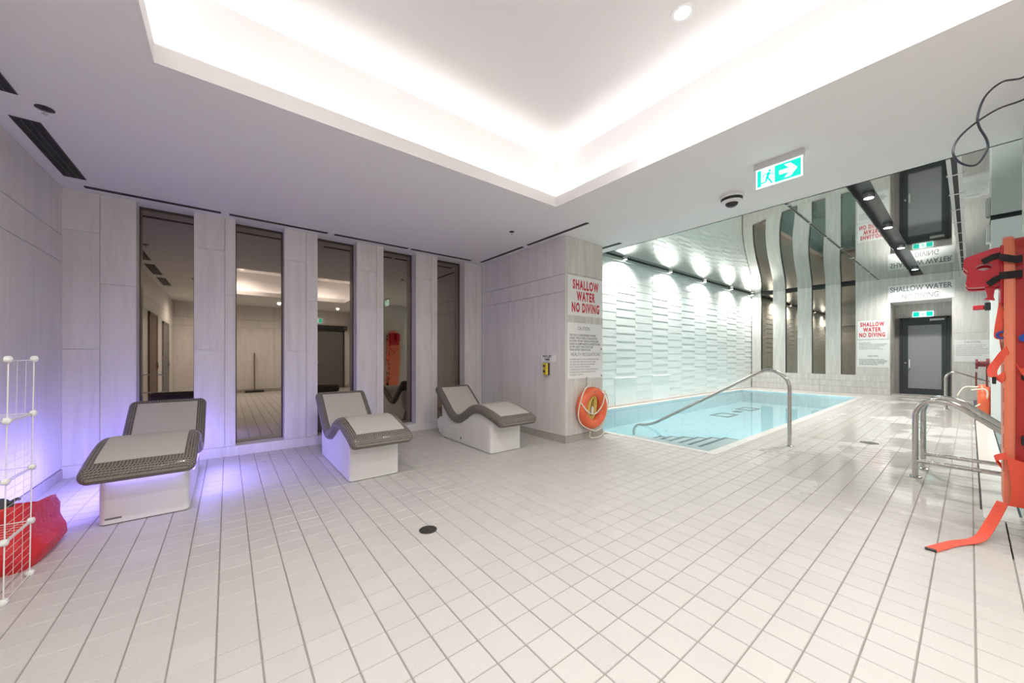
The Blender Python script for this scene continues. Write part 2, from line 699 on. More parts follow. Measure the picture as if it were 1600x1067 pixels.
mb = MB()
tile_geo(mb, JT/2, P_-JT/2, JT/2, P_-JT/2, 0)
tile_me = mb.mesh('floor_tile', M['tile'], recalc=False)
for (a, x0, x1, y0, y1) in tiles[:300]:
    link('floor_tile', tile_me, floor, (x0-JT/2, y0-JT/2, random.uniform(-0.0006, 0.0004)))
mb = MB()
for (a, x0, x1, y0, y1) in tiles[300:]:
    tile_geo(mb, x0, x1, y0, y1, random.uniform(-0.0006, 0.0004))
tag(mb.build('floor_tile_field', M['tile'], floor, recalc=False), kind='stuff')


# ------------------------------------------------------------------ lounge walls
def panel_wall(parent, axis, plane, d, u0, u1, zcuts, ucuts, m, th=0.012, gap=0.005, name='panel'):
    """slabs with recessed joints on a wall. axis 'x' = plane x=const; d = +1/-1 outward side"""
    us = [u0]+list(ucuts)+[u1]
    for a, b in zip(us[:-1], us[1:]):
        for c, e in zip(zcuts[:-1], zcuts[1:]):
            q = MB()
            lo, hi = (plane, plane+d*th) if d > 0 else (plane+d*th, plane)
            g = gap/2
            if axis == 'x':
                q.cbox(lo, hi, a+g, b-g, c+g, e-g, 0.002)
            else:
                q.cbox(a+g, b-g, lo, hi, c+g, e-g, 0.002)
            q.build(name, m, parent)


# left wall (x = -1.33)
wl = structure('wall_left')
MB().box(XL-0.25, XL-0.012, YF, YB+0.3, 0, HC+0.02).build('core', M['wall_core'], wl)
panel_wall(wl, 'x', XL-0.012, 1, YF, YB+0.2, [0.10, 2.21, 2.48, HC], [-2.9, -1.05, 0.15, 1.62, 3.6], M['wall'])
tag(MB().box(XL, XL+0.012, YF, YB-0.03, 0.0, 0.10).build('baseboard_left', M['base']), kind='structure')

# back wall: pillars and tall bronze mirrors
MIRY = 5.93
wb = structure('wall_back')
MB().box(XL-0.2, COLX0+0.2, MIRY+0.02, MIRY+0.25, 0, HC+0.02).build('core', M['wall_core'], wb)
PILL = [(-1.33, -0.80, -1.07), (-0.318, 0.076, -0.03), (0.60, 1.0, 0.86), (1.53, 1.93, 1.82), (2.47, 2.86, 2.75), (3.41, 3.78, 3.66)]
for (a, b, jx) in PILL:
    pl = MB().box(a+0.01, b-0.01, YB+0.012, MIRY+0.02, 0.0, HC).build('pillar', M['wall'], wb)
    for (p, q) in ((a, jx), (jx, b)):
        zs = [0.12, 1.32, 2.45 + (0.1 if p == a else -0.25), HC] if p == a else [0.12, 2.02, HC]
        for c, e in zip(zs[:-1], zs[1:]):
            r = MB()
            r.cbox(p+(0 if p == a else 0.002), q-(0 if q == b else 0.002), YB, YB+0.0125, c+0.001, e-0.001, 0.0015)
            r.build('panel', M['wall'], pl)
    for xs in ((a, a+0.011), (b-0.011, b)):
        MB().box(xs[0], xs[1], YB+0.0125, MIRY, 0.12, HC).build('side_panel', M['wall'], pl)
tag(MB().box(XL, COLX0, YB-0.025, MIRY+0.02, 0.0, 0.12).build('baseboard_back', M['wall']), kind='structure')
mirror_lab = ['tall narrow bronze mirror nearest the left wall, behind the glowing lounger',
              'tall bronze mirror between the violet-lit lounger and the middle lounger',
              'tall bronze mirror directly behind the middle lounger, reflecting a dark door',
              'tall bronze mirror reflecting the orange rescue board, right of the middle lounger',
              'slim bronze mirror in the corner behind the third lounger']
for k in range(5):
    a, b = PILL[k][1], PILL[k+1][0]
    mt = thing('mirror', mirror_lab[k], 'mirror', ((a+b)/2, MIRY, 0.12), 'bronze mirrors between the pillars')
    MB().box(a+0.014, b-0.014, MIRY, MIRY+0.006, 0.125, HC-0.03).build('glass', M['mirror'], mt)
    fr = MB()
    fr.box(a, a+0.014, MIRY-0.012, MIRY+0.008, 0.12, HC)
    fr.box(b-0.014, b, MIRY-0.012, MIRY+0.008, 0.12, HC)
    fr.box(a+0.014, b-0.014, MIRY-0.012, MIRY+0.008, HC-0.03, HC)
    fr.build('frame', M['mirror_trim'], mt)

# column block between lounge and pool
wc = structure('wall_column')
MB().box(COLX0+0.012, COLX1-0.012, COLY+0.012, YB+0.4, 0, HP).build('core', M['wall_core'], wc)
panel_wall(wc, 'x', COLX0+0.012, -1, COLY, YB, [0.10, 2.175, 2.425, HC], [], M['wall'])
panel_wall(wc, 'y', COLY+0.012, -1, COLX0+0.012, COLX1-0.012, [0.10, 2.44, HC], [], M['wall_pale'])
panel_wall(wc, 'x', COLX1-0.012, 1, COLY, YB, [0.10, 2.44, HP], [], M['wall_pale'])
q = MB()
q.box(COLX0-0.010, COLX0+0.012, COLY-0.010, YB-0.03, 0, 0.10)
q.box(COLX0+0.012, COLX1, COLY-0.010, COLY+0.012, 0, 0.10)
tag(q.build('baseboard_column', M['base']), kind='structure')

# walls behind the camera, seen in the mirrors
wf = structure('wall_front')
MB().box(XL-0.3, RW_X0+0.2, YF-0.25, YF-0.012, 0, HC+0.02).build('core', M['wall_core'], wf)
panel_wall(wf, 'y', YF-0.012, 1, XL, RW_X0, [0.10, 2.21, 2.48, HC], [-0.2, 1.3, 2.55], M['wall'])
tag(MB().box(XL, RW_X0, YF, YF+0.012, 0.0, 0.10).build('baseboard_front', M['base']), kind='structure')
wr = structure('wall_right')
MB().box(RW_X0+0.012, RW_X1-0.012, YF-0.25, RW_Y-0.012, 0, HP).build('core', M['wall_core'], wr)
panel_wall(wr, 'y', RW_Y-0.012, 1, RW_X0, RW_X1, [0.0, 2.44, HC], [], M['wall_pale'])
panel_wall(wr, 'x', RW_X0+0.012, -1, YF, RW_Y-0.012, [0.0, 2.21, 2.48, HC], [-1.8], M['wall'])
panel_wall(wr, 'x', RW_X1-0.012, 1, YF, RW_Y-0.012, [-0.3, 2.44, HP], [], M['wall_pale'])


def swing_door(name, label, axis, plane, d, u0, u1, z1, leafmat, framemat, glass=None, kids=True):
    """door leaf in a frame; axis 'y' -> plane y=const, facing d"""
    o = structure(name, label, (0, 0, 0))

    def bx(a, b, p0, p1, c, e):
        lo, hi = sorted((plane+d*p0, plane+d*p1))
        return MB().box(a, b, lo, hi, c, e) if axis == 'y' else MB().box(lo, hi, a, b, c, e)
    f = bx(u0, u0+0.06, 0, 0.03, 0, z1)
    for g in (bx(u1-0.06, u1, 0, 0.03, 0, z1), bx(u0, u1, 0, 0.03, z1-0.06, z1)):
        n = len(f.v)
        f.v += g.v
        f.f += [tuple(k+n for k in fc) for fc in g.f]
    f.build('frame', framemat, o)
    bx(u0+0.063, u1-0.063, 0.002, 0.02, 0.01, z1-0.063).build('leaf', leafmat, o)
    hy = u0+0.13
    bx(hy-0.02, hy+0.10, 0.05, 0.065, 1.0, 1.02).build('handle', M['chrome'], o)
    bx(hy-0.025, hy+0.025, 0.02, 0.05, 0.95, 1.10).build('lock_plate', M['chrome'], o)
    return o


M['door_dark'] = mat('dark_door', (0.035, 0.034, 0.033), 0.35)
M['door_grey'] = mat('grey_door', (0.16, 0.155, 0.15), 0.4)
M['wood'] = mat('brown_wood_door', (0.10, 0.045, 0.022), 0.4)
t = NT(M['wood'])
t.l(t.mix(t.noise(t.geo((9, 9, 0.7)), 3, 5, 0.6), (0.07, 0.03, 0.015), (0.15, 0.07, 0.035)), t.b.inputs['Base Color'])
swing_door('door_1', 'dark grey entrance door reflected in the middle mirror', 'y', YF, 1, 2.55, 3.62, 2.25, M['door_grey'], M['door_dark'])
swing_door('door_2', 'brown wooden door on the left wall seen only in the mirror', 'x', XL, 1, -0.05, 1.10, 2.2, M['wood'], M['wood'])
swing_door('door_3', 'grey door on the left wall seen only in the mirror', 'x', XL, 1, -2.1, -1.0, 2.15, M['door_grey'], M['mirror_trim_steel'])
op = thing('door_operator', 'black automatic opener box above the reflected entrance door', 'door opener', (3.15, YF+0.06, 2.32))
MB().cbox(2.60, 3.70, YF, YF+0.12, 2.26, 2.42, 0.01).build('housing', M['blackp'], op)
MB().box(3.58, 3.66, YF+0.12, YF+0.124, 2.30, 2.36).build('sensor_window', M['inkgrey'], op)
sq = thing('floor_squeegee', 'upright squeegee leaning by the front wall, seen in the second mirror', 'squeegee', (0.72, YF+0.16, 0))
MB().tube([(0.72, YF+0.14, 0.06), (0.72, YF+0.06, 1.35)], 0.016, 8).build('pole', M['wood'], sq)
MB().cbox(0.45, 0.99, YF+0.10, YF+0.19, 0.0, 0.07, 0.01).build('blade_head', M['blackp'], sq)

# ------------------------------------------------------------------ lounge ceiling with lit tray
ce = structure('ceiling')
EDGEX = 4.95
q = MB()
CT = 0.03
q.box(XL-0.2, TX0-0.02, YF-0.2, YB+0.4, HC, HC+CT)
q.box(TX1+0.02, EDGEX, YF-0.2, YB+0.4, HC, HC+CT)
q.box(TX0-0.02, TX1+0.02, YF-0.2, TY0-0.02, HC, HC+CT)
q.box(TX0-0.02, TX1+0.02, TY1+0.02, YB+0.4, HC, HC+CT)
q.build('soffit', M['paint'], ce)
MB().box(EDGEX-0.02, EDGEX, -3.5, YB+0.2, HC, HP+0.05).build('bulkhead', M['paint'], ce)
lip = MB()
LH = 0.115
lip.box(TX0-0.02, TX1+0.02, TY1, TY1+0.02, HC, HC+LH)
lip.box(TX0-0.02, TX1+0.02, TY0-0.02, TY0, HC, HC+LH)
lip.box(TX0-0.02, TX0, TY0, TY1, HC, HC+LH)
lip.box(TX1, TX1+0.02, TY0, TY1, HC, HC+LH)
tag(lip.build('trim_1', M['paint_tray']), 'white upstand around the lit ceiling tray', kind='structure')
SB = 0.20
tr = structure('ceiling_tray')
q = MB()
q.box(TX0-SB, TX1+SB, TY1+SB, TY1+SB+0.02, HC+CT, HT)
q.box(TX0-SB, TX1+SB, TY0-SB-0.02, TY0-SB, HC+CT, HT)
q.box(TX0-SB-0.02, TX0-SB, TY0-SB, TY1+SB, HC+CT, HT)
q.box(TX1+SB, TX1+SB+0.02, TY0-SB, TY1+SB, HC+CT, HT)
q.build('tray_side', M['paint_tray'], tr)
MB().box(TX0-SB-0.02, TX1+SB+0.02, TY0-SB-0.02, TY1+SB+0.02, HT, HT+0.03).build('tray_top', M['paint_tray'], tr)


def downlight(x, y, z, label, r=0.062, group='recessed downlights in the ceiling tray'):
    o = thing('downlight', label, 'downlight', (x, y, z), group)
    MB().lathe([(r*0.80, -0.002), (r, -0.006), (r*1.25, -0.004), (r*1.28, 0.0)], (x, y, z), 28, cap=False).build('trim_ring', M['whitep'], o, smooth=True)
    MB().lathe([(r*0.80, -0.003), (r*0.80, -0.0015)], (x, y, z), 28).build('lens', M['lamp'], o)
    return o


downlight(DOWN[2][0], DOWN[2][1], HT, 'round recessed downlight glowing in the white tray ceiling')
for k, lab in ((0, 'small downlight reflected in the second bronze mirror'), (1, 'small downlight reflected in the third bronze mirror'),
               (3, 'recessed tray downlight overhead, near the left tray side')):
    downlight(DOWN[k][0], DOWN[k][1], HT, lab)


# ------------------------------------------------------------------ vents, sprinklers, detector on the ceiling
def vent(x0, x1, y0, y1, z, label, blades=0, group='black slot vents in the lounge ceiling'):
    o = thing('slot_vent', label, 'vent', ((x0+x1)/2, (y0+y1)/2, z), group)
    MB().box(x0, x1, y0, y1, z-0.003, z-0.001).build('slot', M['black'], o)
    e = 0.006
    q = MB()
    q.box(x0-e, x0, y0-e, y1+e, z-0.005, z)
    q.box(x1, x1+e, y0-e, y1+e, z-0.005, z)
    q.box(x0, x1, y0-e, y0, z-0.005, z)
    q.box(x0, x1, y1, y1+e, z-0.005, z)
    q.build('frame', M['blackp'], o)
    for k in range(blades):
        xx = x0+(x1-x0)*(k+1)/(blades+1)
        MB().box(xx-0.004, xx+0.004, y0, y1, z-0.0065, z-0.003).build('blade', M['blackp'], o)
    return o


for (a, b, lab) in ((-1.14, -0.07, 'black ceiling slot above the first mirror from the left wall'),
                    (0.02, 1.09, 'black ceiling slot above the second mirror from the left wall'),
                    (1.19, 2.26, 'black ceiling slot above the third mirror from the left wall'),
                    (2.32, 3.44, 'black ceiling slot above the slim corner mirror')):
    vent(a, b, 5.545, 5.595, HC, lab)
for (a, b, lab) in ((4.37, 5.56, 'black ceiling slot along the side of the column, nearer the mirrors'),
                    (3.06, 4.25, 'thin dark ceiling slot along the side of the column, reaching past its corner')):
    vent(3.635, 3.675, a, b, HC, lab)
vent(4.67, 4.73, 3.3, 4.5, HC, 'short dark ceiling slot just right of the column top')
for (a, b, lab) in ((4.25, 5.34, 'wide black ceiling slot over the left wall, nearest the corner'),
                    (2.75, 3.87, 'wide black ceiling slot over the left wall, cut by the picture edge'),
                    (1.25, 2.35, 'wide black ceiling slot over the left wall, third from the mirrors'),
                    (-0.25, 0.85, 'wide black ceiling slot over the left wall, fourth from the mirrors')):
    vent(-1.225, -1.09, a, b, HC, lab, 2)


def sprinkler(x, y, z, label, r=0.035, dark=True):
    o = thing('sprinkler', label, 'sprinkler', (x, y, z))
    MB().lathe([(r, 0), (r*1.05, -0.004), (r*0.5, -0.012), (r*0.3, -0.014)], (x, y, z), 20).build('escutcheon', M['blackp' if dark else 'chrome'], o, smooth=True)
    MB().lathe([(0.006, -0.012), (0.006, -0.035), (0.016, -0.037), (0.016, -0.040)], (x, y, z), 12).build('deflector', M['chrome'], o)
    return o


sprinkler(3.09, 3.93, HC, 'small black ceiling sprinkler near the mirror corner and column')
sprinkler(-1.0, 3.98, HC, 'round black sprinkler rosette between the slots over the left wall', 0.045)
sprinkler(-0.6, 1.2, HC, 'ceiling sprinkler reflected in the first mirror', 0.03)

sd = thing('smoke_detector', 'round white detector with a black band on the ceiling beside the exit sign', 'smoke detector', (4.26, 1.59, HC))
c = (4.26, 1.59, HC)
MB().lathe([(0.115, 0), (0.115, -0.02), (0.105, -0.03)], c, 32).build('base', M['whitep'], sd, smooth=True)
MB().lathe([(0.104, -0.03), (0.100, -0.052), (0.09, -0.06)], c, 32).build('band', M['blackp'], sd, smooth=True)
MB().lathe([(0.098, -0.058), (0.092, -0.072), (0.06, -0.082)], c, 32).build('cover', M['whitep'], sd, smooth=True)
MB().lathe([(0.062, -0.081), (0.055, -0.10), (0.035, -0.115), (0.01, -0.12)], c, 24).build('dome', M['blackp'], sd, smooth=True)

# ------------------------------------------------------------------ exit signs
M['exit_green'] = mat('exit_green', (0.0, 0.45, 0.36), 0.4, 0, (0.0, 0.66, 0.50), 1.0)
M['exit_white'] = mat('exit_white', (0.9, 0.95, 0.93), 0.4, 0, (0.92, 1.0, 0.98), 1.25)
M['alu'] = mat('satin_aluminium', (0.68, 0.66, 0.66), 0.35, 0.6)


def man(u, v, s):
    """running figure as a set of outlines (u right, v up), height about s"""
    def limb(pts, w):
        res = []
        for (a, b) in zip(pts[:-1], pts[1:]):
            dx, dy = b[0]-a[0], b[1]-a[1]
            L = math.hypot(dx, dy)
            nx, ny = -dy/L*w/2, dx/L*w/2
            ex, ey = dx/L*w*0.3, dy/L*w*0.3
            res.append([(a[0]+nx-ex, a[1]+ny-ey), (b[0]+nx+ex, b[1]+ny+ey), (b[0]-nx+ex, b[1]-ny+ey), (a[0]-nx-ex, a[1]-ny-ey)])
        return res
    out = []
    out.append([(0.12+0.085*math.cos(2*PI*k/12), 0.88+0.085*math.sin(2*PI*k/12)) for k in range(12)])
    out += limb([(0.06, 0.74), (-0.03, 0.44)], 0.17)
    out += limb([(0.07, 0.72), (0.24, 0.60), (0.36, 0.66)], 0.07)
    out += limb([(0.04, 0.74), (-0.20, 0.70), (-0.30, 0.52)], 0.07)
    out += limb([(-0.03, 0.46), (0.12, 0.26), (0.24, 0.02)], 0.10)
    out += limb([(-0.04, 0.46), (-0.10, 0.20), (-0.38, 0.16)], 0.10)
    return [[(u+p[0]*s, v+p[1]*s) for p in o] for o in out]


def exit_sign(label, c, right, w, h, arrow=True, ceiling=True, both=True, flat=False):
    """c = top centre of the lit plate; faces R x up"""
    R = Vector(right)
    U = Vector((0, 0, 1))
    N = R.cross(U)
    o = thing('exit_sign', label, 'exit sign', c)
    C0 = Vector(c)

    def pt(u, v, n=0.0):
        return C0+R*u+U*v+N*n

    def slab(u0, u1, v0, v1, n0, n1):
        return MB().poly([pt(u0, v0, n0), pt(u1, v0, n0), pt(u1, v1, n0), pt(u0, v1, n0)], n1-n0, N)
    th = 0.008
    slab(-w/2, w/2, -h, 0, -th/2, th/2).build('plate', M['exit_white'], o)
    if ceiling:
        slab(-w/2-0.012, w/2+0.012, -0.002, 0.058, -0.022, 0.022).build('housing', M['alu'], o)
        slab(-0.075, 0.075, 0.058, 0.072, -0.03, 0.03).build('ceiling_mount', M['alu'], o)
    sides = (1, -1) if both else (1,)
    g, wh = MB(), MB()
    m_ = h*0.06
    for sgn in sides:
        n0 = sgn*(th/2+0.0006)

        def add(mb, pts, lift=0.0):
            k = len(mb.v)
            mb.v += [tuple(pt(sgn*a, b, n0+sgn*lift)) for a, b in pts]
            mb.f.append(tuple(range(k, k+len(pts))))
        if arrow:
            add(g, [(-w/2+m_, -h+m_), (-w/2+0.12*w, -h+m_), (-w/2+0.12*w, -m_), (-w/2+m_, -m_)])
            add(g, [(-0.08*w, -h+m_), (w/2-m_, -h+m_), (w/2-m_, -m_), (-0.08*w, -m_)])
            for q in man(-0.235*w, -h+m_*1.6, h*0.80):
                add(g, q)
            a0, a1, ym, ah = 0.02*w, 0.40*w, -h/2, h*0.34
            aw = 0.17*h
            for q in ([(a0, ym-aw*0.62), (a1-0.13*w, ym-aw*0.62), (a1-0.13*w, ym+aw*0.62), (a0, ym+aw*0.62)],
                      [(a1-0.27*w, ym+ah), (a1-0.14*w, ym+ah), (a1, ym), (a1-0.13*w, ym)],
                      [(a1-0.27*w, ym-ah), (a1-0.13*w, ym), (a1, ym), (a1-0.14*w, ym-ah)]):
                add(wh, q, 0.0006)
        else:
            add(g, [(-w/2+m_, -h+m_), (-0.17*w, -h+m_), (-0.17*w, -m_), (-w/2+m_, -m_)])
            add(g, [(0.17*w, -h+m_), (w/2-m_, -h+m_), (w/2-m_, -m_), (0.17*w, -m_)])
            for q in man(0.0, -h+m_*1.6, h*0.75):
                add(g, q)
    g.build('green_pictogram', M['exit_green'], o, recalc=False)
    if wh.v:
        wh.build('white_arrow', M['exit_white'], o, recalc=False)
    return o


exit_sign('green running man exit sign with right arrow hanging from the lounge ceiling', (3.75, 1.03, 2.915), (0, -1, 0), 0.335, 0.165)
exit_sign('small green exit sign above the grey door at the end of the pool', (17.575, 0.95, 2.68), (0, -1, 0), 0.44, 0.17, arrow=False, ceiling=False, both=False)
exit_sign('green exit sign above the reflected entrance door', (2.62, YF+0.16, 2.66), (-1, 0, 0), 0.36, 0.18, arrow=False, both=False, ceiling=False)

# ------------------------------------------------------------------ pool room shell
wp = structure('wall_pool')
MB().box(COLX1, FARX+0.3, PY1+0.03, PY1+0.3, -0.3, HP+0.3).build('core', M['wall_core'], wp)
TW, TH = 0.82, 0.202
col = 0
x = 7.55-4*TW


def wedge(wd, h, d0, d1):
    q = MB()
    g = 0.0015
    # local: x along wall, z up, y outward = negative
    q.v += [(g, 0, g), (wd-g, 0, g), (wd-g, 0, h-g), (g, 0, h-g), (g, -d1, g), (wd-g, -d1, g), (wd-g, -d0, h-g), (g, -d0, h-g), (g, -d1, g+0.006), (wd-g, -d1, g+0.006)]
    q.f += [(0, 1, 2, 3), (8, 9, 6, 7), (4, 5, 9, 8), (0, 4, 5, 1), (3, 7, 6, 2), (0, 3, 7, 8, 4), (1, 5, 9, 6, 2)]
    return q


wm = {}
while x < FARX-0.02:
    wd = min(TW, FARX-x)
    odd = col % 2
    z = 0.005-(TH/2 if odd else 0)
    while z < HP-0.01:
        z0, h = max(z, 0.005), min(z+TH, HP)-max(z, 0.005)
        if not (x > 7.4 and x < 8.3 and z0 < 0.6) and not (x > 9.0 and x < 9.9 and z0 < 0.6) and x+wd > COLX1:
            key = (round(wd, 3), round(h, 3), odd)
            if key not in wm:
                wm[key] = wedge(wd, h, 0.004, 0.0155 if odd == 0 else 0.010).mesh('wall_tile', M['wedge'])
            link('wall_tile', wm[key], wp, (x, PY1+0.03, z0))
        z += TH
    x += TW
    col += 1
for x0, lab in ((7.49, 'plain pale access panel with a ledge low on the tiled pool wall, nearer the column'),
                (9.17, 'plain pale access panel with a ledge low on the tiled pool wall, farther along')):
    o = thing('access_panel', lab, 'panel', (x0+0.44, PY1, 0.35), 'pale access panels low on the pool wall')
    MB().box(x0, x0+0.90, PY1+0.005, PY1+0.03, 0.01, 0.68).build('panel', M['wedge'], o)
    MB().cbox(x0-0.03, x0+0.93, PY1-0.02, PY1+0.03, 0.68, 0.705, 0.004).build('ledge', M['sign'], o)

# end wall with four mirror strips and the door recess
wfar = structure('wall_far')
EM = [(4.69, 5.09), (3.93, 4.30), (3.14, 3.52), (2.37, 2.74)]
DY0, DY1, DZ, DDX = 0.33, 1.57, 2.93, 17.60
q = MB()
q.box(FARX+0.10, FARX+0.3, DY1+0.05, PY1+0.3, 0, HP+0.2)
q.box(FARX+0.05, DDX+0.2, -3.2, DY0-0.02, 0, HP+0.2)
q.box(FARX+0.05, DDX+0.2, DY0-0.05, DY1+0.05, DZ+0.02, HP+0.2)
q.box(FARX+0.3, DDX+0.2, DY1+0.02, DY1+0.25, 0, HP+0.2)
q.box(DDX+0.01, DDX+0.2, DY0-0.1, DY1+0.1, 0, HP)
q.build('core', M['wall_core'], wfar)
edges = [PY1] + [e for a, b in EM for e in (b, a)] + [DY1]
for k in range(0, len(edges), 2):
    hi, lo = edges[k], edges[k+1]
    pl = MB().box(FARX+0.012, FARX+0.11, lo+0.005, hi-0.005, 0.62, HP).build('pillar', M['wall_pale'], wfar)
    for (c0, c1) in ((0.62, 1.9), (1.9, HP)):
        MB().cbox(FARX, FARX+0.0125, lo, hi, c0+0.001, c1-0.001, 0.0015).build('panel', M['wall_pale'], pl)
panel_wall(wfar, 'x', FARX+0.012, -1, DY1, PY1, [0.0, 0.22, 0.42, 0.62], [3.3], M['wall_pale'])
panel_wall(wfar, 'x', FARX+0.012, -1, -2.6, DY0, [0.0, 1.9, HP], [-0.6], M['wall_pale'])
panel_wall(wfar, 'x', FARX+0.012, -1, DY0, DY1, [DZ, HP], [], M['wall_pale'])
panel_wall(wfar, 'y', DY1+0.012, -1, FARX+0.012, DDX, [0, 1.9, DZ], [], M['wall_pale'], name='reveal_panel')
panel_wall(wfar, 'y', DY0-0.012, 1, FARX+0.012, DDX, [0, 1.9, DZ], [], M['wall_pale'], name='reveal_panel')
MB().box(FARX+0.012, DDX, DY0, DY1, DZ, DZ+0.02).build('reveal_top', M['paint'], wfar)
panel_wall(wfar, 'x', DDX+0.01, -1, DY0, DY1, [2.50, DZ], [], M['wall_pale'], name='door_head')
for k, (a, b) in enumerate(EM):
    lab = ['tall mirror strip on the far pool wall, closest to the wedge tiled wall', 'second mirror strip on the far pool wall from the wedge tiled wall',
           'third mirror strip on the far pool wall from the wedge tiled wall', 'mirror strip on the far pool wall beside the red lettered sign'][k]
    mt = thing('mirror', lab, 'mirror', (FARX+0.1, (a+b)/2, 0.62), 'mirror strips on the far pool wall')
    MB().box(FARX+0.085, FARX+0.10, a+0.012, b-0.012, 0.62, HP-0.08).build('glass', M['mirror'], mt)
    fr = MB()
    fr.box(FARX+0.07, FARX+0.1, a, a+0.012, 0.62, HP)
    fr.box(FARX+0.07, FARX+0.1, b-0.012, b, 0.62, HP)
    fr.box(FARX+0.02, FARX+0.1, a, b, HP-0.08, HP)
    fr.build('frame', M['black'], mt)

# far door: dark aluminium frame with frosted glass
M['alu_dark'] = mat('dark_aluminium', (0.055, 0.066, 0.07), 0.35, 0.3)
M['frost'] = mat('frosted_glass', (0.31, 0.32, 0.335), 0.32)
fd = structure('door_4', 'dark aluminium door with a tall frosted pane at the end of the pool')
q = MB()
fy0, fy1 = 0.40, 1.46
q.box(DDX-0.06, DDX, fy0, fy0+0.05, 0, 2.49)
q.box(DDX-0.06, DDX, fy1-0.05, fy1, 0, 2.49)
q.box(DDX-0.06, DDX, fy0, fy1, 2.44, 2.49)
q.build('frame', M['alu_dark'], fd)
lf = MB()
ly0, ly1 = fy0+0.055, fy1-0.055
lf.box(DDX-0.05, DDX-0.01, ly0, 0.56, 0.01, 2.435)
lf.box(DDX-0.05, DDX-0.01, 1.27, ly1, 0.01, 2.435)
lf.box(DDX-0.05, DDX-0.01, 0.56, 1.27, 0.01, 0.20)
lf.box(DDX-0.05, DDX-0.01, 0.56, 1.27, 2.24, 2.435)
lfo = lf.build('leaf', M['alu_dark'], fd)
MB().box(DDX-0.035, DDX-0.025, 0.56, 1.27, 0.20, 2.24).build('pane', M['frost'], lfo)
MB().tube(arcpath([(DDX-0.05, 1.235, 0.86), (DDX-0.12, 1.235, 0.86), (DDX-0.12, 1.235, 1.12), (DDX-0.05, 1.235, 1.12)], 0.03), 0.016, 10).build('pull_handle', M['whitep'], lfo, smooth=True)
MB().lathe([(0.025, 0), (0.025, -0.015), (0.018, -0.02)], (DDX-0.05, 1.33, 1.02), 16, 'x').build('lock', M['chrome'], lfo)
MB().cbox(DDX-0.11, DDX-0.05, 0.50, 0.80, 2.37, 2.43, 0.006).build('closer', M['alu'], fd)
MB().box(DDX-0.02, DDX, fy0+0.1, fy1-0.1, 0.0, 0.02).build('threshold', M['steel'], fd)
sc_ = thing('wall_sensor', 'small cream box beside the far exit sign', 'sensor', (DDX-0.01, 1.44, 2.62))
MB().cbox(DDX-0.04, DDX-0.002, 1.40, 1.48, 2.56, 2.68, 0.006).build('housing', M['whitep'], sc_)
MB().lathe([(0.018, 0), (0.012, -0.008)], (DDX-0.04, 1.44, 2.60), 12, 'x').build('lens', M['inkgrey'], sc_)

# pier and back of the hot-tub bay
M['whitetile'] = mat('white_pier_tile', (0.80, 0.82, 0.80), 0.25)
PIX, PIY = 10.65, -0.225
pi_ = structure('wall_pier')
MB().box(PIX+0.012, PIX+0.75, -3.0, PIY-0.012, -0.3, HP).build('core', M['whitetile'], pi_)
panel_wall(pi_, 'x', PIX+0.012, -1, -3.0, PIY, [-0.02, 3.66], [-1.5], M['whitetile'])
panel_wall(pi_, 'y', PIY-0.012, 1, PIX+0.012, PIX+0.75, [-0.02, 3.66], [], M['whitetile'])
MB().box(PIX-0.004, PIX+0.76, -3.0, PIY+0.004, 3.66, HP).build('black_edge', M['black'], pi_)  # black band around the pier head under the ceiling
wt = structure('wall_tub')
MB().box(RW_X1, FARX+0.2, -3.2, -3.0, -1.0, HP).build('core', M['wall_pale'], wt)

# mirror-like stretch ceiling over the pool, with two black slot diffusers and a lamp trough
cp = structure('ceiling_pool')
SL1, SL2 = 1.835, 0.13


def membrane(y0, y1, amp, peak):
    q = MB()
    nx, ny = 60, 24
    for i in range(nx+1):
        u = i/nx
        xx = EDGEX+(FARX+0.02-EDGEX)*u
        sx_ = math.sin(PI*min(1, (1-u)*0.62))
        for j in range(ny+1):
            v = j/ny
            sv = math.sin(PI*(v**peak))
            q.v.append((xx, y0+(y1-y0)*v, HP-amp*sx_*sv))
    for i in range(nx):
        for j in range(ny):
            a = i*(ny+1)+j
            q.f.append((a, a+1, a+ny+2, a+ny+1))
    return q.build('membrane', M['membrane'], cp, smooth=True, recalc=False)


membrane(SL1+0.02, PY1, 0.10, 1.6)
membrane(1.12, SL1-0.02, 0.0, 1)
membrane(SL2+0.06, 0.87, 0.0, 1)
membrane(-3.2, SL2-0.06, 0.0, 1)
MB().box(EDGEX, FARX+0.3, -3.3, PY1+0.3, HP+0.25, HP+0.3).build('deck_above', M['black'], cp)
for (yy, hw, lab, nb) in ((SL1, 0.02, 'long black slot diffuser in the mirror ceiling, over the pool edge', 9),
                          (SL2, 0.06, 'long black slot diffuser with white bridges in the mirror ceiling, over the hot tub side', 12)):
    o = thing('slot_diffuser', lab, 'vent', (11, yy, HP), 'slot diffusers in the mirror ceiling')
    MB().box(EDGEX, FARX, yy-hw*0.4, yy+hw*0.4, HP+0.002, HP+0.03).build('slot', M['black'], o)
    for s in (-1, 1):
        MB().box(EDGEX, FARX, yy+min(s*hw*0.4, s*hw*1.05), yy+max(s*hw*0.4, s*hw*1.05), HP-0.004, HP+0.004).build('flange', M['alu'] if hw > 0.03 else M['mirror_trim_steel'], o)
    for k in range(nb):
        xx = EDGEX+0.9+k*(FARX-EDGEX-1.2)/(nb-1)
        MB().box(xx-0.02, xx+0.02, yy-hw*(1.9 if hw < 0.03 else 1.25), yy+hw*(1.9 if hw < 0.03 else 1.25), HP-0.008, HP+0.0).build('bridge', M['alu'], o)
tl = thing('lamp_trough', 'dark recessed trough with spot lamps in the mirror ceiling above the deck', 'light trough', (11, 0.995, HP))
q = MB()
q.box(EDGEX, FARX, 0.87, 0.882, HP, HP+0.12)
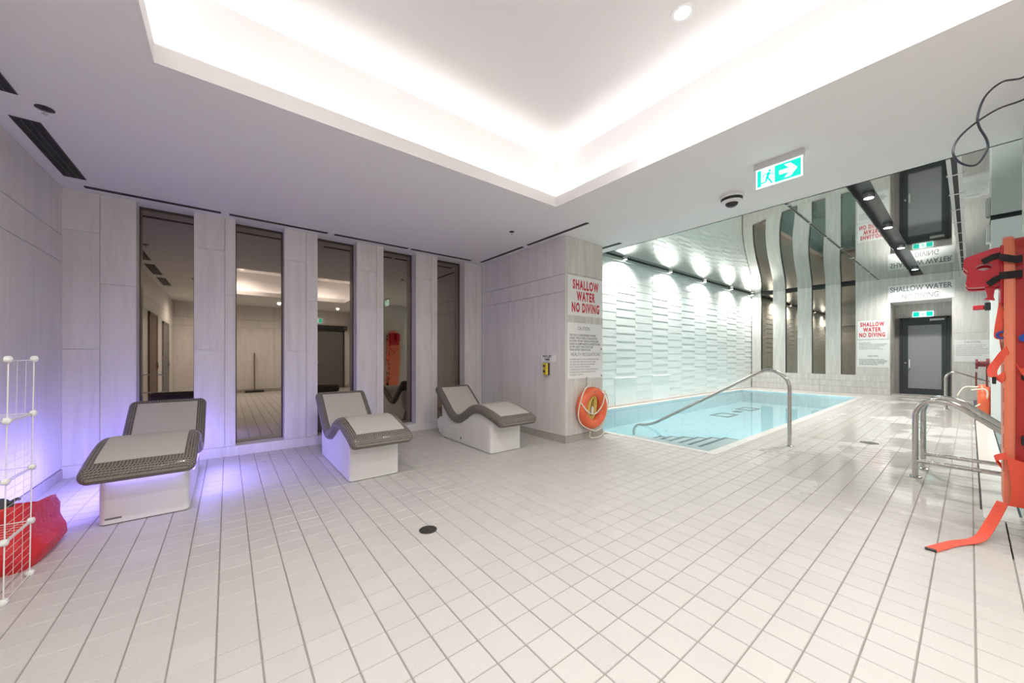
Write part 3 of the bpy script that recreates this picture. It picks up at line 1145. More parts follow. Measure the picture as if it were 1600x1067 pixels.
q.box(EDGEX, FARX, 1.108, 1.12, HP, HP+0.12)
q.box(EDGEX, FARX, 0.87, 1.12, HP+0.12, HP+0.13)
M['trough'] = mat('dark_trough', (0.06, 0.068, 0.068), 0.3, 0.6)
q.build('trough', M['trough'], tl)
for x in TRACK:
    lp = MB().lathe([(0.07, 0.12), (0.07, 0.06), (0.06, 0.04)], (x, 0.995, HP), 20, cap=False).build('lamp', M['alu'], tl, smooth=True)
    MB().lathe([(0.058, 0.042), (0.058, 0.046)], (x, 0.995, HP), 20).build('lens', M['lamp'], lp)
# wall washers at the top of the tiled wall
M['cornice'] = mat('grey_green_cornice', (0.40, 0.44, 0.41), 0.4)
tag(MB().box(COLX1, FARX, PY1-0.06, PY1+0.0, HP-0.10, HP-0.02).build('trim_2', M['cornice']), 'grey green cornice along the top of the tiled wall', kind='structure')
tag(MB().box(COLX1, FARX, PY1-0.09, PY1-0.06, HP-0.03, HP-0.005).build('trim_3', M['black']), 'black line along the cornice', kind='structure')  # thin black strip in front of the cornice
labs = ['bright wall spotlight above the tiles nearest the column', 'second wall spotlight from the column above the tiles', 'third wall spotlight from the column above the tiles',
        'fourth wall spotlight from the column above the tiles', 'wall spotlight in the far corner of the tiled wall']
for x, lab in zip(POOLL, labs):
    o = thing('wall_spotlight', lab, 'spotlight', (x, 5.28, HP), 'spotlights along the tiled wall')
    MB().lathe([(0.05, 0.0), (0.05, -0.05), (0.042, -0.055)], (x, 5.28, HP-0.02), 20, cap=False).build('can', M['alu'], o, smooth=True)
    MB().lathe([(0.041, -0.052), (0.041, -0.048)], (x, 5.28, HP-0.02), 20).build('lens', M['lamp'], o)

# ------------------------------------------------------------------ pool basin, steps, water
basin = structure('pool_basin')
PD = -0.45
q = MB()
q.box(WX0, WX1, WY0, WY1, PD-0.1, PD)
q.build('pool_floor', M['pool'], basin)
q = MB()
q.box(PX0, WX0, PY0, PY1+0.03, PD, -0.02)
q.box(WX1, PX1, PY0, PY1+0.03, PD, -0.02)
q.box(WX0, WX1, PY0, WY0, PD, -0.02)
q.box(WX0, WX1, WY1, PY1+0.03, PD, -0.02)
q.build('pool_side', M['pool'], basin)
# ledge beside the steps and six steps going down into the pool
M['ledge'] = mat('pale_ledge', (0.76, 0.80, 0.79), 0.35)
MB().box(WX0, 5.38, WY0, 3.46, PD, -0.07).build('ledge', M['ledge'], basin)
SY = [WY0, 2.50, 2.70, 2.90, 3.12, 3.33, 3.52]
for k in range(6):
    zt = -0.09-0.025*k
    st = MB().box(5.38, 6.42-0.04*k, SY[k], SY[k+1], PD, zt).build('step', M['ledge'], basin)
    e = MB()
    e.box(5.38, 6.42-0.04*k, SY[k+1]-0.045, SY[k+1]+0.002, zt-0.04, zt+0.003)
    e.box(6.42-0.04*k-0.03, 6.42-0.04*k+0.002, SY[k] if k else SY[1]-0.2, SY[k+1], zt-0.04, zt+0.003)
    e.build('nosing', M['pool_dark'], st)
for (cx, cy, a, b) in ((11.2, 4.37, 0.36, 0.24), (12.2, 4.39, 0.15, 0.10), (13.05, 4.40, 0.36, 0.24)):
    q = MB()
    for (x0, x1, y0, y1) in ((cx-a, cx+a, cy-b, cy-b+0.06), (cx-a, cx+a, cy+b-0.06, cy+b), (cx-a, cx-a+0.08, cy-b, cy+b), (cx+a-0.08, cx+a, cy-b, cy+b)):
        q.box(x0, x1, y0, y1, PD, PD+0.012)
    q.build('drain_frame', M['pool_dark'], basin)
WZ = -0.045
tag(MB().quad((WX0, WY0, WZ), (WX1, WY0, WZ), (WX1, WY1, WZ), (WX0, WY1, WZ)).build('pool_water', M['water'], recalc=False), 'clear pale turquoise pool water', kind='structure')
# coping: individual pale tiles around the pool, pink line on the deck side
cop = structure('pool_coping')


def coping_row(axis, a0, a1, b0, b1, step=0.30):
    n = max(1, round((a1-a0)/step))
    for k in range(n):
        u0, u1 = a0+(a1-a0)*k/n+0.0015, a0+(a1-a0)*(k+1)/n-0.0015
        q = MB()
        if axis == 'x':
            q.cbox(u0, u1, b0, b1, -0.02, 0.002, 0.004)
        else:
            q.cbox(b0, b1, u0, u1, -0.02, 0.002, 0.004)
        q.build('coping_tile', M['coping'], cop)


coping_row('y', PY0+0.14, COLY+1.6, PX0+0.014, WX0)
coping_row('x', PX0+0.014, PX1, PY0+0.014, WY0)
coping_row('x', WX0, PX1, WY1, PY1, 0.41)
coping_row('y', WY0, WY1, WX1, PX1-0.014)
q = MB()
q.box(PX0, PX0+0.012, PY0, PY1, -0.02, 0.001)
q.box(PX0, PX1, PY0, PY0+0.012, -0.02, 0.001)
q.box(PX0, PX1, PY1-0.012, PY1+0.01, -0.02, 0.03)
q.build('pink_border', M['pink'], cop)

# ------------------------------------------------------------------ hot tub at the right
hb = structure('hot_tub_basin')
q = MB()
q.box(4.82, PIX, -3.0, -0.24, -1.0, -0.9)
q.box(4.82, PIX, -0.24, TUBY-0.02, -1.0, -0.02)
q.build('tub_shell', M['pool'], hb)
tag(MB().quad((4.82, -3.0, -0.02), (PIX, -3.0, -0.02), (PIX, -0.24, -0.02), (4.82, -0.24, -0.02)).build('hot_tub_water', M['water'], recalc=False), 'hot tub water behind the rescue board', kind='structure')
hc = structure('hot_tub_coping')
MB().box(4.58, 11.4, -0.25, TUBY, -0.03, -0.012).build('gutter_bed', M['black'], hc)
n = 22
for k in range(n):
    u0 = 4.60+(11.38-4.60)*k/n
    u1 = 4.60+(11.38-4.60)*(k+1)/n-0.002
    MB().cbox(u0, u1, -0.235, TUBY-0.010, -0.012, 0.003, 0.003).build('coping_tile', M['coping'], hc)

# ------------------------------------------------------------------ stainless rails
def flange(mb, x, y, z=0.0, r=0.05):
    mb.lathe([(r, z), (r, z+0.006), (r*0.75, z+0.016), (0.024, z+0.018)], (x, y, 0), 20)


RX = 6.11
o = thing('pool_handrail', 'tall stainless handrail sloping from the deck down into the pool steps', 'handrail', (RX, 1.55, 0))
path = arcpath([(RX, 1.55, 0), (RX, 1.55, 0.93), (RX, 1.79, 1.08), (RX, 3.64, -0.02), (RX, 3.99, -0.06), (RX, 3.99, -0.85)], 0.16, 8)
MB().tube(path, 0.024, 14).build('tube', M['steel'], o, smooth=True)
q = MB()
flange(q, RX, 1.55)
q.build('flange', M['steel'], o, smooth=True)

for (x, y0, sc, lab) in ((5.58, 0.353, 1.0, 'front one of the paired low stainless rails beside the rescue board'),
                         (6.05, 0.325, 1.0, 'rear one of the paired low stainless rails beside the rescue board')):
    o = thing('tub_handrail', lab, 'handrail', (x, y0, 0), 'paired rails into the hot tub')
    path = arcpath([(x, y0, 0), (x, y0, 0.70), (x, y0-0.10, 0.81), (x, y0-0.26, 0.78), (x, -0.75, 0.06), (x, -0.80, -0.40)], 0.13, 8)
    MB().tube(path, 0.024, 14).build('tube', M['steel'], o, smooth=True)
    MB().tube([(x, y0, 0.17), (x, -0.70, 0.16)], 0.021, 12).build('lower_bar', M['steel'], o, smooth=True)
    q = MB()
    flange(q, x, y0)
    q.build('flange', M['steel'], o, smooth=True)
x, y0 = 13.28, 0.36
o = thing('tub_handrail', 'distant stainless handrail in front of the far grey door', 'handrail', (x, y0, 0))
MB().tube(arcpath([(x, y0, 0), (x, y0, 0.78), (x, y0-0.1, 0.88), (x, -0.5, 0.55), (x, -0.5, 0.0)], 0.13, 8), 0.03, 12).build('tube', M['steel'], o, smooth=True)
q = MB()
flange(q, x, y0, 0, 0.06)
q.build('flange', M['steel'], o, smooth=True)


# ------------------------------------------------------------------ heated loungers
PROF = [(-0.215, 0.430), (-0.10, 0.468), (0.06, 0.507), (0.20, 0.535), (0.33, 0.537), (0.46, 0.505), (0.62, 0.42), (0.76, 0.355), (0.89, 0.338), (1.01, 0.382), (1.13, 0.475), (1.27, 0.59), (1.43, 0.715)]
CURVE = spline([(0, a, b) for a, b in PROF], 6)
SHW, SHT = 0.305, 0.062


def make_lounger():
    o = thing('heated_lounger', 'x', 'lounger', (0, 0, 0), 'tiled loungers along the mirror wall')
    n = len(CURVE)
    T, N, S = [], [], [0]
    for i in range(n):
        t_ = (CURVE[min(i+1, n-1)]-CURVE[max(i-1, 0)]).normalized()
        T.append(t_)
        N.append(Vector((0, -t_.z, t_.y)))
        if i:
            S.append(S[-1]+(CURVE[i]-CURVE[i-1]).length)
    L = S[-1]
    # cross-section half perimeter: superellipse-like rounded slab, shrinking at the ends for a round nose
    sec = []
    for k in range(28):
        a = 2*PI*k/28
        ca, sa = math.cos(a), math.sin(a)
        sec.append((ca, sa))
    stations = []
    ends = [math.sin(PI/2*k/5) for k in range(1, 6)]
    for k in range(5):
        stations.append((-SHT*(1-0)*math.cos(PI/2*(k+0.35)/5.35)*0.9, (k+0.35)/5.35))
    verts, faces, uvs = [], [], []

    def station(i_pos, f):
        """i_pos arc position; f in 0..1 = how far through the end rounding"""
        s_ = min(max(i_pos, 0), L)
        k = 0
        while k < n-2 and S[k+1] < s_:
            k += 1
        u = (s_-S[k])/max(1e-9, S[k+1]-S[k])
        c = CURVE[k].lerp(CURVE[k+1], u)
        tt = T[k].lerp(T[k+1], u).normalized()
        nn = Vector((0, -tt.z, tt.y))
        c = c+tt*(i_pos-s_)
        th = SHT*math.sin(PI/2*f)
        wd = SHW-0.055*(1-math.sin(PI/2*f))
        per = 0
        ring = []
        cr = min(SHT*0.95, th) if th > 0 else 0
        for (ca, sa) in sec:
            xx = (wd-cr)*(1 if ca > 0 else -1)+cr*ca if abs(ca) > 1e-6 else 0
            zz = th*sa
            ring.append(c+Vector((xx, 0, 0))+nn*zz)
        return ring, s_
    pos = [(-SHT*math.cos(PI/2*f), f) for f in (0.08, 0.25, 0.45, 0.65, 0.85)]
    m_ = 60
    pos += [(L*k/m_, 1.0) for k in range(m_+1)]
    pos += [(L+SHT*math.cos(PI/2*f), f) for f in (0.85, 0.65, 0.45, 0.25, 0.08)]
    K = len(sec)
    dist = 0
    prev = None
    rows = []
    for (p, f) in pos:
        ring, _ = station(p, f)
        if prev:
            dist += max((ring[k]-prev[k]).length for k in (K//4,))
        prev = ring
        per = [0]
        for k in range(K):
            per.append(per[-1]+(ring[(k+1) % K]-ring[k]).length)
        rows.append((dist, per))
        verts += ring
    fuv = []
    for i in range(len(pos)-1):
        for k in range(K):
            a, b = i*K+k, i*K+(k+1) % K
            faces.append((a, b, b+K, a+K))
            fuv.append([(rows[i][0], rows[i][1][k]), (rows[i][0], rows[i][1][k+1]), (rows[i+1][0], rows[i+1][1][k+1]), (rows[i+1][0], rows[i+1][1][k])])
    faces.append(tuple(range(K-1, -1, -1)))
    fuv.append([(0, 0)]*K)
    faces.append(tuple((len(pos)-1)*K+k for k in range(K)))
    fuv.append([(0, 0)]*K)
    me = bpy.data.meshes.new('mosaic_shell')
    me.from_pydata([tuple(v) for v in verts], [], faces)
    uvl = me.uv_layers.new(name='UVMap')
    li = 0
    for q in fuv:
        for c in q:
            uvl.data[li].uv = c
            li += 1
    me.materials.append(M['mosaic'])
    me.polygons.foreach_set('use_smooth', [True]*len(me.polygons))
    link('mosaic_shell', me, o)
    # inlaid pale pad following the top
    pad = MB()
    uvq = []
    pw = 0.232
    idx = [k for k in range(n) if S[k] > 0.045 and S[k] < L-0.01]
    for k in idx:
        c = CURVE[k]+N[k]*(SHT+0.003)
        for xx in (-pw, -pw*0.5, 0, pw*0.5, pw):
            pad.v.append(tuple(c+Vector((xx, 0, 0))))
        for xx in (-pw, pw):
            pad.v.append(tuple(c+Vector((xx, 0, 0))-N[k]*0.012))
    me = None
    for a in range(len(idx)-1):
        b0, b1 = a*7, a*7+7
        for j in range(4):
            pad.f.append((b0+j, b0+j+1, b1+j+1, b1+j))
        pad.f.append((b0+5, b0, b1, b1+5))
        pad.f.append((b0+4, b0+6, b1+6, b1+4))
    e = (len(idx)-1)*7
    pad.f.append((0, 5, 6, 4, 3, 2, 1))
    pad.f.append((e, e+1, e+2, e+3, e+4, e+6, e+5))
    me = pad.mesh('pad', M['pad'], smooth=True)
    uvl = me.uv_layers.new(name='UVMap')
    for lp in me.loops:
        co = me.vertices[lp.vertex_index].co
        uvl.data[lp.index].uv = (co.x, S[idx[min(lp.vertex_index//7, len(idx)-1)]])
    link('pad', me, o)
    # plinth whose top follows the underside of the shell
    r, hw, y0, y1 = 0.045, 0.25, 0.0, 1.36
    loop = []
    for (cx, cy, a0) in ((hw-r, y0+r, -90), (hw-r, y1-r, 0), (-hw+r, y1-r, 90), (-hw+r, y0+r, 180)):
        for k in range(6):
            a = math.radians(a0+18*k)
            loop.append((cx+r*math.cos(a), cy+r*math.sin(a)))
        if a0 == 0 or a0 == 180:
            pass
        if a0 == -90:
            loop += [(hw, y0+r+(y1-y0-2*r)*k/24) for k in range(1, 24)]
        if a0 == 90:
            loop += [(-hw, y1-r-(y1-y0-2*r)*k/24) for k in range(1, 24)]

    def ztop(y):
        best = min(range(n), key=lambda k: abs(CURVE[k].y-y))
        return CURVE[best].z-SHT*0.55
    q = MB()
    nl = len(loop)
    for (x_, y_) in loop:
        q.v.append((x_, y_, 0.008))
    for (x_, y_) in loop:
        q.v.append((x_, y_, ztop(y_)))
    q.f += [(k, (k+1) % nl, nl+(k+1) % nl, nl+k) for k in range(nl)]
    q.f.append(tuple(range(nl-1, -1, -1)))
    q.build('plinth', M['white'], o, smooth=True)
    q = MB()
    for (x_, y_) in loop:
        q.v.append((x_*0.985, 0.01+(y_)*0.985, 0.0))
    for (x_, y_) in loop:
        q.v.append((x_*0.985, 0.01+(y_)*0.985, 0.010))
    q.f += [(k, (k+1) % nl, nl+(k+1) % nl, nl+k) for k in range(nl)]
    q.build('foot_seal', M['inkgrey'], o)
    return o


lg = make_lounger()
remember(lg)
LSPOT = [(-0.495, 3.93, 'leftmost tiled lounger, lit violet from beneath, beside the left wall'),
         (1.19, 3.78, 'middle tiled lounger in front of the dark door mirror'),
         (2.87, 3.76, 'right-hand tiled lounger beside the column side wall')]
LL = [lg, copy_tree(lg), copy_tree(lg)]
for o, (x, y, lab) in zip(LL, LSPOT):
    o.location = (x, y, 0)
    o['label'] = lab
# maker's plate and drain caps seen on two of them
x, y = LSPOT[0][:2]
MB().cbox(-0.215, -0.13, -0.004, 0.003, 0.040, 0.052, 0.001).build('name_plate', M['inkgrey'], LL[0], org=(0, 0, 0))
MB().lathe([(0.018, 0.002), (0.018, -0.004), (0.012, -0.006)], (-0.25, 0.75, 0.075), 14, 'x').build('socket_cap', M['inkgrey'], LL[2], org=(0, 0, 0))
b = MB().poly([(-0.25, 1.30, 0.02), (-0.25, 1.42, 0.06), (-0.25, 1.50, 0.22), (-0.25, 1.40, 0.30), (-0.25, 1.33, 0.28)], 0.3, (1, 0, 0))
b.build('service_cover', M['white'], LL[2], org=(0, 0, 0))
# violet light strips under the first lounger
for s in (-1, 1):
    MB().box(s*0.262-0.006, s*0.262+0.006, 0.25, 1.30, 0.262, 0.274).build('led_strip', M['led'], LL[0], org=(0, 0, 0))
    area('lounger_glow', (x+s*0.285, y+0.78, 0.27), (1.0, 0.05), 9 if s > 0 else 12, (0.28, 0.24, 1.0), (s, 0, -0.35), 165)
area('lounger_glow', (x, y+1.40, 0.30), (0.45, 0.03), 4, (0.30, 0.25, 1.0), (0, 1, 0.0), 180)
area('lounger_glow', (x, y-0.03, 0.345), (0.42, 0.02), 0.5, (0.36, 0.30, 1.0), (0, -0.3, -1), 180)


# ------------------------------------------------------------------ signs
def sign(name, label, c, right, w, h, group=None, th=0.006):
    """white board; c = centre; faces right x up"""
    R, U = Vector(right), Vector((0, 0, 1))
    N = R.cross(U)
    o = thing(name, label, 'sign', c, group)
    C0 = Vector(c)
    MB().poly([C0-R*w/2-U*h/2, C0+R*w/2-U*h/2, C0+R*w/2+U*h/2, C0-R*w/2+U*h/2], th, N).build('board', M['sign'], o)
    return o, C0+N*th


XP, YM = (1, 0, 0), (0, -1, 0)
UP = (0, 0, 1)
cw = COLX1-COLX0
cxm = (COLX0+COLX1)/2
o, c = sign('pool_sign', 'large red lettered shallow water sign on the column above the life ring', (cxm+0.015, COLY, 2.13), XP, 0.78, 0.58)
for k, (s, wd) in enumerate((('SHALLOW', 0.585), ('WATER', 0.42), ('NO DIVING', 0.62))):
    text('lettering', s, M['red'], o, c+Vector((0, 0, 0.105-0.168*k)), XP, UP, 0.182, 0.0085, width=wd)
o, c = sign('rules_sign', 'white caution and health regulations board on the column under the red sign', (cxm+0.015, COLY, 1.325), XP, 0.79, 0.82)
text('heading', 'CAUTION', M['inkgrey'], o, c+Vector((-0.05, 0, 0.305)), XP, UP, 0.075, 0.0, width=0.27)
text('small_print', 'THIS POOL IS UNSUPERVISED. BATHERS\nUNDER TWELVE YEARS OF AGE ARE NOT\nALLOWED WITHIN THE POOL ENCLOSURE\nUNLESS ACCOMPANIED BY A PARENT OR HIS\nOR HER AGENT WHO IS NOT LESS\nTHAN SIXTEEN YEARS OF AGE.', M['inkgrey'], o, c+Vector((-0.36, 0, 0.215)), XP, UP, 0.043, 0.0008, align='LEFT', width=0.69)
text('heading', 'HEALTH REGULATIONS', M['inkgrey'], o, c+Vector((0, 0, -0.075)), XP, UP, 0.07, 0.0, width=0.66)
text('small_print', 'NO PERSON INFECTED WITH A COMMUNICABLE DISEASE\nOR HAVING OPEN SORES SHALL ENTER THE POOL.\n'
     'NO PERSON SHALL BRING A GLASS CONTAINER\nONTO THE DECK OR INTO THE POOL.\nNO PERSON SHALL POLLUTE THE WATER IN THE POOL.\n'
     'NO PERSON SHALL ENGAGE IN BOISTEROUS PLAY\nIN OR ABOUT THE POOL.', M['inkgrey'], o, c+Vector((-0.35, 0, -0.135)), XP, UP, 0.03, 0.0, align='LEFT', line=1.25, width=0.66)
for z in (0.03, -0.38):
    MB().lathe([(0.012, 0), (0.012, -0.002)], (c.x+0.365, c.y, c.z+z), 10, 'y').build('screw', M['ink'], o)

o, c = sign('timer_sign', 'small white timer sign above the yellow button box on the column', (COLX0, 3.92, 1.215), YM, 0.30, 0.105)
text('lettering', 'POOL JET', M['ink'], o, c+Vector((0, 0.02, 0.012)), YM, UP, 0.045, 0.002, width=0.19)
text('lettering', 'TIMER', M['ink'], o, c+Vector((0, 0.02, -0.035)), YM, UP, 0.045, 0.002, width=0.115)
bx = thing('button_box', 'yellow push button box with black back under the timer sign', 'switch box', (COLX0, 3.94, 1.05))
MB().cbox(COLX0-0.03, COLX0-0.001, 3.885, 3.985, 0.965, 1.145, 0.005).build('back_box', M['blackp'], bx)
M['yellow'] = mat('yellow_plastic', (0.72, 0.55, 0.06), 0.4)
MB().cbox(COLX0-0.065, COLX0-0.03, 3.885, 3.985, 0.965, 1.145, 0.012).build('cover', M['yellow'], bx)
for z in (1.02, 1.10):
    MB().lathe([(0.018, 0), (0.018, -0.01), (0.013, -0.014)], (COLX0-0.065, 3.94, z), 16, 'x').build('button', M['ink'], bx)

# far wall signs
o, c = sign('pool_sign', 'small red lettered shallow water sign on the far wall left of the door', (FARX, 1.98, 2.10), YM, 0.68, 0.60)
for k, (s, wd) in enumerate((('SHALLOW', 0.56), ('WATER', 0.42), ('NO DIVING', 0.60))):
    text('lettering', s, M['red'], o, c+Vector((0, 0, 0.115-0.172*k)), YM, UP, 0.182, 0.0085, width=wd)
o, c = sign('header_sign', 'wide black lettered shallow water sign over the far door recess', (FARX, 0.95, 3.20), YM, 1.34, 0.50)
text('lettering', 'SHALLOW WATER', M['inkgrey'], o, c+Vector((0, 0, 0.045)), YM, UP, 0.22, 0.003, width=1.24)
text('lettering', 'NO DIVING', M['inkgrey'], o, c+Vector((0, 0, -0.195)), YM, UP, 0.22, 0.003, width=0.74)
o, c = sign('rules_sign', 'white rules board on the far wall under the small red sign', (FARX, 1.96, 1.32), YM, 0.74, 0.88)
text('small_print', 'HEALTH REGULATIONS\nNO PERSON INFECTED WITH A COMMUNICABLE DISEASE\nSHALL ENTER THE POOL. NO GLASS ON THE DECK.\nNO PERSON SHALL POLLUTE THE WATER.\nNO BOISTEROUS PLAY IN OR ABOUT THE POOL.', M['inkgrey'], o, c+Vector((0, 0.33, 0.34)), YM, UP, 0.05, 0.0, align='LEFT', width=0.66)
text('heading', 'CAUTION', M['inkgrey'], o, c+Vector((0, 0, -0.10)), YM, UP, 0.07, 0.001, width=0.24)
text('small_print', 'THIS POOL IS UNSUPERVISED. BATHERS UNDER\nTWELVE YEARS OF AGE ARE NOT ALLOWED WITHIN\nTHE POOL ENCLOSURE UNLESS ACCOMPANIED BY\nA PARENT OR HIS OR HER AGENT WHO IS NOT\nLESS THAN SIXTEEN YEARS OF AGE.', M['inkgrey'], o, c+Vector((0, 0.33, -0.20)), YM, UP, 0.042, 0.001, align='LEFT', width=0.66)
o, c = sign('rules_sign', 'pale caution board on the far wall right of the door', (FARX, -0.03, 1.39), YM, 0.64, 0.62)
text('heading', 'CAUTION', M['inkgrey'], o, c+Vector((0, 0, 0.225)), YM, UP, 0.075, 0.0, width=0.28)
text('small_print', 'CHILDREN UNDER THE AGE OF TWELVE ARE NOT\nALLOWED IN THE SPA UNLESS SUPERVISED BY\nA PERSON WHO IS SIXTEEN YEARS OF AGE OR OLDER.\nPREGNANT WOMEN AND PERSONS WITH KNOWN\nHEALTH OR MEDICAL CONDITIONS SHOULD CONSULT\nWITH A PHYSICIAN BEFORE USING THE SPA.', M['inkgrey'], o, c+Vector((0, 0.29, 0.15)), YM, UP, 0.035, 0.0, align='LEFT', line=1.6, width=0.58)

# ------------------------------------------------------------------ life rings
M['ring'] = mat('orange_ring', (0.80, 0.13, 0.045), 0.42)
t = NT(M['ring'])
t.l(t.mix(t.noise(t.geo((1, 1, 1)), 9, 4), (0.76, 0.11, 0.04), (0.86, 0.19, 0.08)), t.b.inputs['Base Color'])
M['rope'] = mat('cream_rope', (0.78, 0.72, 0.60), 0.7)
t = NT(M['rope'])
t.bump(t.noise(t.geo((1, 1, 1)), 240, 2), 0.4, 0.003)
M['yrope'] = mat('yellow_rope', (0.70, 0.52, 0.12), 0.75)


def torus(c, R_, r, axis, seg=48, rs=16):
    ring = []
    for k in range(seg):
        a = 2*PI*k/seg
        u, v = R_*math.cos(a), R_*math.sin(a)
        ring.append((c[0]+u, c[1], c[2]+v) if axis == 'y' else (c[0], c[1]+u, c[2]+v))
    return MB().tube(ring, r, rs, closed=True)


RC = (4.27, COLY-0.075, 0.475)
o = thing('life_ring', 'orange life ring with looped cream rope hanging on the column', 'life ring', RC)
torus(RC, 0.235, 0.078, 'y').build('ring', M['ring'], o, smooth=True)
pts = []
for k in range(40):
    a = math.radians(100+330*k/39)
    rr = 0.335+0.02*math.sin(4*a)
    pts.append((RC[0]+rr*math.cos(a), RC[1]-0.035, RC[2]+rr*math.sin(a)))
MB().tube(spline(pts, 2), 0.009, 8).build('grab_rope', M['rope'], o, smooth=True)
pts = [(RC[0]-0.30, RC[1]-0.05, RC[2]+0.10), (RC[0]-0.22, RC[1]-0.10, RC[2]-0.02), (RC[0]-0.05, RC[1]-0.10, RC[2]-0.07), (RC[0]+0.12, RC[1]-0.10, RC[2]+0.05), (RC[0]+0.20, RC[1]-0.09, RC[2]+0.26)]
MB().tube(spline(pts, 8), 0.010, 8).build('draped_rope', M['rope'], o, smooth=True)
pts = [(RC[0]-0.1, RC[1]-0.05, 0.14), (RC[0]-0.07, RC[1]-0.03, 0.05), (RC[0]+0.05, RC[1]-0.05, 0.04), (RC[0]+0.2, RC[1]-0.03, 0.05), (RC[0]+0.30, RC[1], 0.10)]
MB().tube(spline(pts, 8), 0.008, 8).build('rope_tail', M['rope'], o, smooth=True)
coil = thing('rope_coil', 'yellow coiled throw line hung inside the life ring on the column', 'rope', (RC[0], COLY-0.05, 0.5))
for k in range(7):
    a = random.uniform(-0.5, 0.5)
    cx, cz = RC[0]-0.02+random.uniform(-0.03, 0.03), RC[2]+0.01
    loop = [(cx+0.075*math.cos(2*PI*j/20)+0.03*math.sin(2*PI*j/20), COLY-0.04-0.012*k, cz+(0.17+0.02*math.sin(k))*math.sin(2*PI*j/20+a*0.3)) for j in range(20)]
    MB().tube(loop, 0.011, 8, closed=True).build('loop', M['yrope'], coil, smooth=True)
q = MB().tube([(RC[0]-0.06+0.015*math.cos(j*0.9), COLY-0.135+0.0*j, RC[2]-0.02+0.05*math.sin(j*0.9)) for j in range(22)], 0.010, 8)
q.build('binding', M['rope'], coil, smooth=True)
hk = thing('ring_hook', 'grey metal bracket holding the life ring below the rules board', 'hook', (4.23, COLY, 0.85))
MB().box(4.215, 4.245, COLY-0.012, COLY, 0.74, 0.93).build('bar', M['steel'], hk)
MB().tube(arcpath([(4.23, COLY-0.005, 0.70), (4.23, COLY-0.09, 0.70), (4.23, COLY-0.16, 0.72)], 0.02), 0.008, 8).build('peg', M['steel'], hk)

RC2 = (11.02, PIY+0.075, 0.42)
o = thing('life_ring', 'orange life ring seen edge-on, hanging on the white pier far behind', 'life ring', RC2)
torus(RC2, 0.235, 0.072, 'y').build('ring', M['ring'], o, smooth=True)
pts = [(RC2[0]-0.2, RC2[1]+0.06, 0.68), (RC2[0]-0.2, RC2[1]+0.22, 0.66), (RC2[0]-0.2, RC2[1]+0.30, 0.50)]
MB().tube(spline(pts, 8), 0.012, 8).build('grab_rope', M['rope'], o, smooth=True)
pts = [(RC2[0]-0.25, RC2[1]+0.14, 0.62), (RC2[0]-0.28, RC2[1]-0.02, 0.64), (RC2[0]-0.28, RC2[1]-0.02, 0.45), (RC2[0]-0.28, RC2[1]+0.12, 0.30)]
MB().tube(spline(pts, 8), 0.012, 8).build('draped_rope', M['rope'], o, smooth=True)
M['reel'] = mat('maroon_plastic', (0.16, 0.02, 0.02), 0.4)
rl = thing('rope_reel', 'dark red reel with a hanging hook above the far life ring on the pier', 'reel', (10.9, PIY, 1.1))
MB().lathe([(0.10, 0.01), (0.10, 0.05), (0.05, 0.05), (0.05, 0.14), (0.09, 0.14), (0.09, 0.17)], (10.9, PIY, 1.1), 20, 'y').build('spool', M['reel'], rl, smooth=True)
MB().tube(arcpath([(10.9, PIY+0.04, 1.0), (10.9, PIY+0.04, 0.65), (10.9, PIY+0.16, 0.65), (10.9, PIY+0.16, 0.95)], 0.06), 0.012, 8).build('hanging_hook', M['reel'], rl, smooth=True)
M['red_strap'] = mat('red_strap', (0.50, 0.02, 0.03), 0.5)
cl = thing('strap_clip', 'red strap with a black clip jutting from the white pier', 'clip', (10.8, PIY, 2.13))
MB().cbox(10.7, 10.85, PIY, PIY+0.07, 2.07, 2.21, 0.01).build('clip', M['blackp'], cl)
MB().cbox(10.72, 10.83, PIY+0.07, PIY+0.20, 2.09, 2.17, 0.01).build('strap', M['red_strap'], cl)
fl = thing('dive_stick', 'small red stick lying on the deck far by the end wall', 'pool toy', (13.9, 0.12, 0.03))
MB().tube([(13.9, 0.16, 0.032), (13.9, -0.0, 0.032)], 0.03, 10).build('body', M['red_strap'], fl)
MB().tube([(13.9, 0.23, 0.032), (13.9, 0.16, 0.032)], 0.022, 10).build('end_cap', M['blackp'], fl)
bx = thing('wall_speaker', 'small grey box at the top of the white pier', 'speaker', (10.9, PIY, 3.45))
MB().cbox(10.8, 11.0, PIY, PIY+0.05, 3.30, 3.62, 0.008).build('housing', M['alu'], bx)
MB().box(10.82, 10.98, PIY+0.05, PIY+0.053, 3.33, 3.59).build('grille', M['inkgrey'], bx)

# ------------------------------------------------------------------ rescue board on the right wall
M['board'] = mat('orange_board', (0.86, 0.24, 0.13), 0.40)
M['board_red'] = mat('board_red_core', (0.55, 0.035, 0.03), 0.45)
M['strap'] = mat('orange_strap', (0.85, 0.10, 0.05), 0.6)
t = NT(M['strap'])
t.bump(t.noise(t.geo((1, 1, 1)), 300, 2), 0.25, 0.002)
M['head'] = mat('red_vinyl', (0.55, 0.012, 0.03), 0.32)
M['webbing'] = mat('black_webbing', (0.012, 0.012, 0.013), 0.7)
M['blue'] = mat('blue_clip', (0.02, 0.09, 0.42), 0.4)
BX0, BX1, BY0, BY1, BZ0, BZ1 = 4.17, 4.60, -0.188, -0.142, 0.215, 2.10
rb = thing('rescue_board', 'tall orange spinal rescue board with straps on the right wall', 'rescue board', ((BX0+BX1)/2, RW_Y, BZ0))


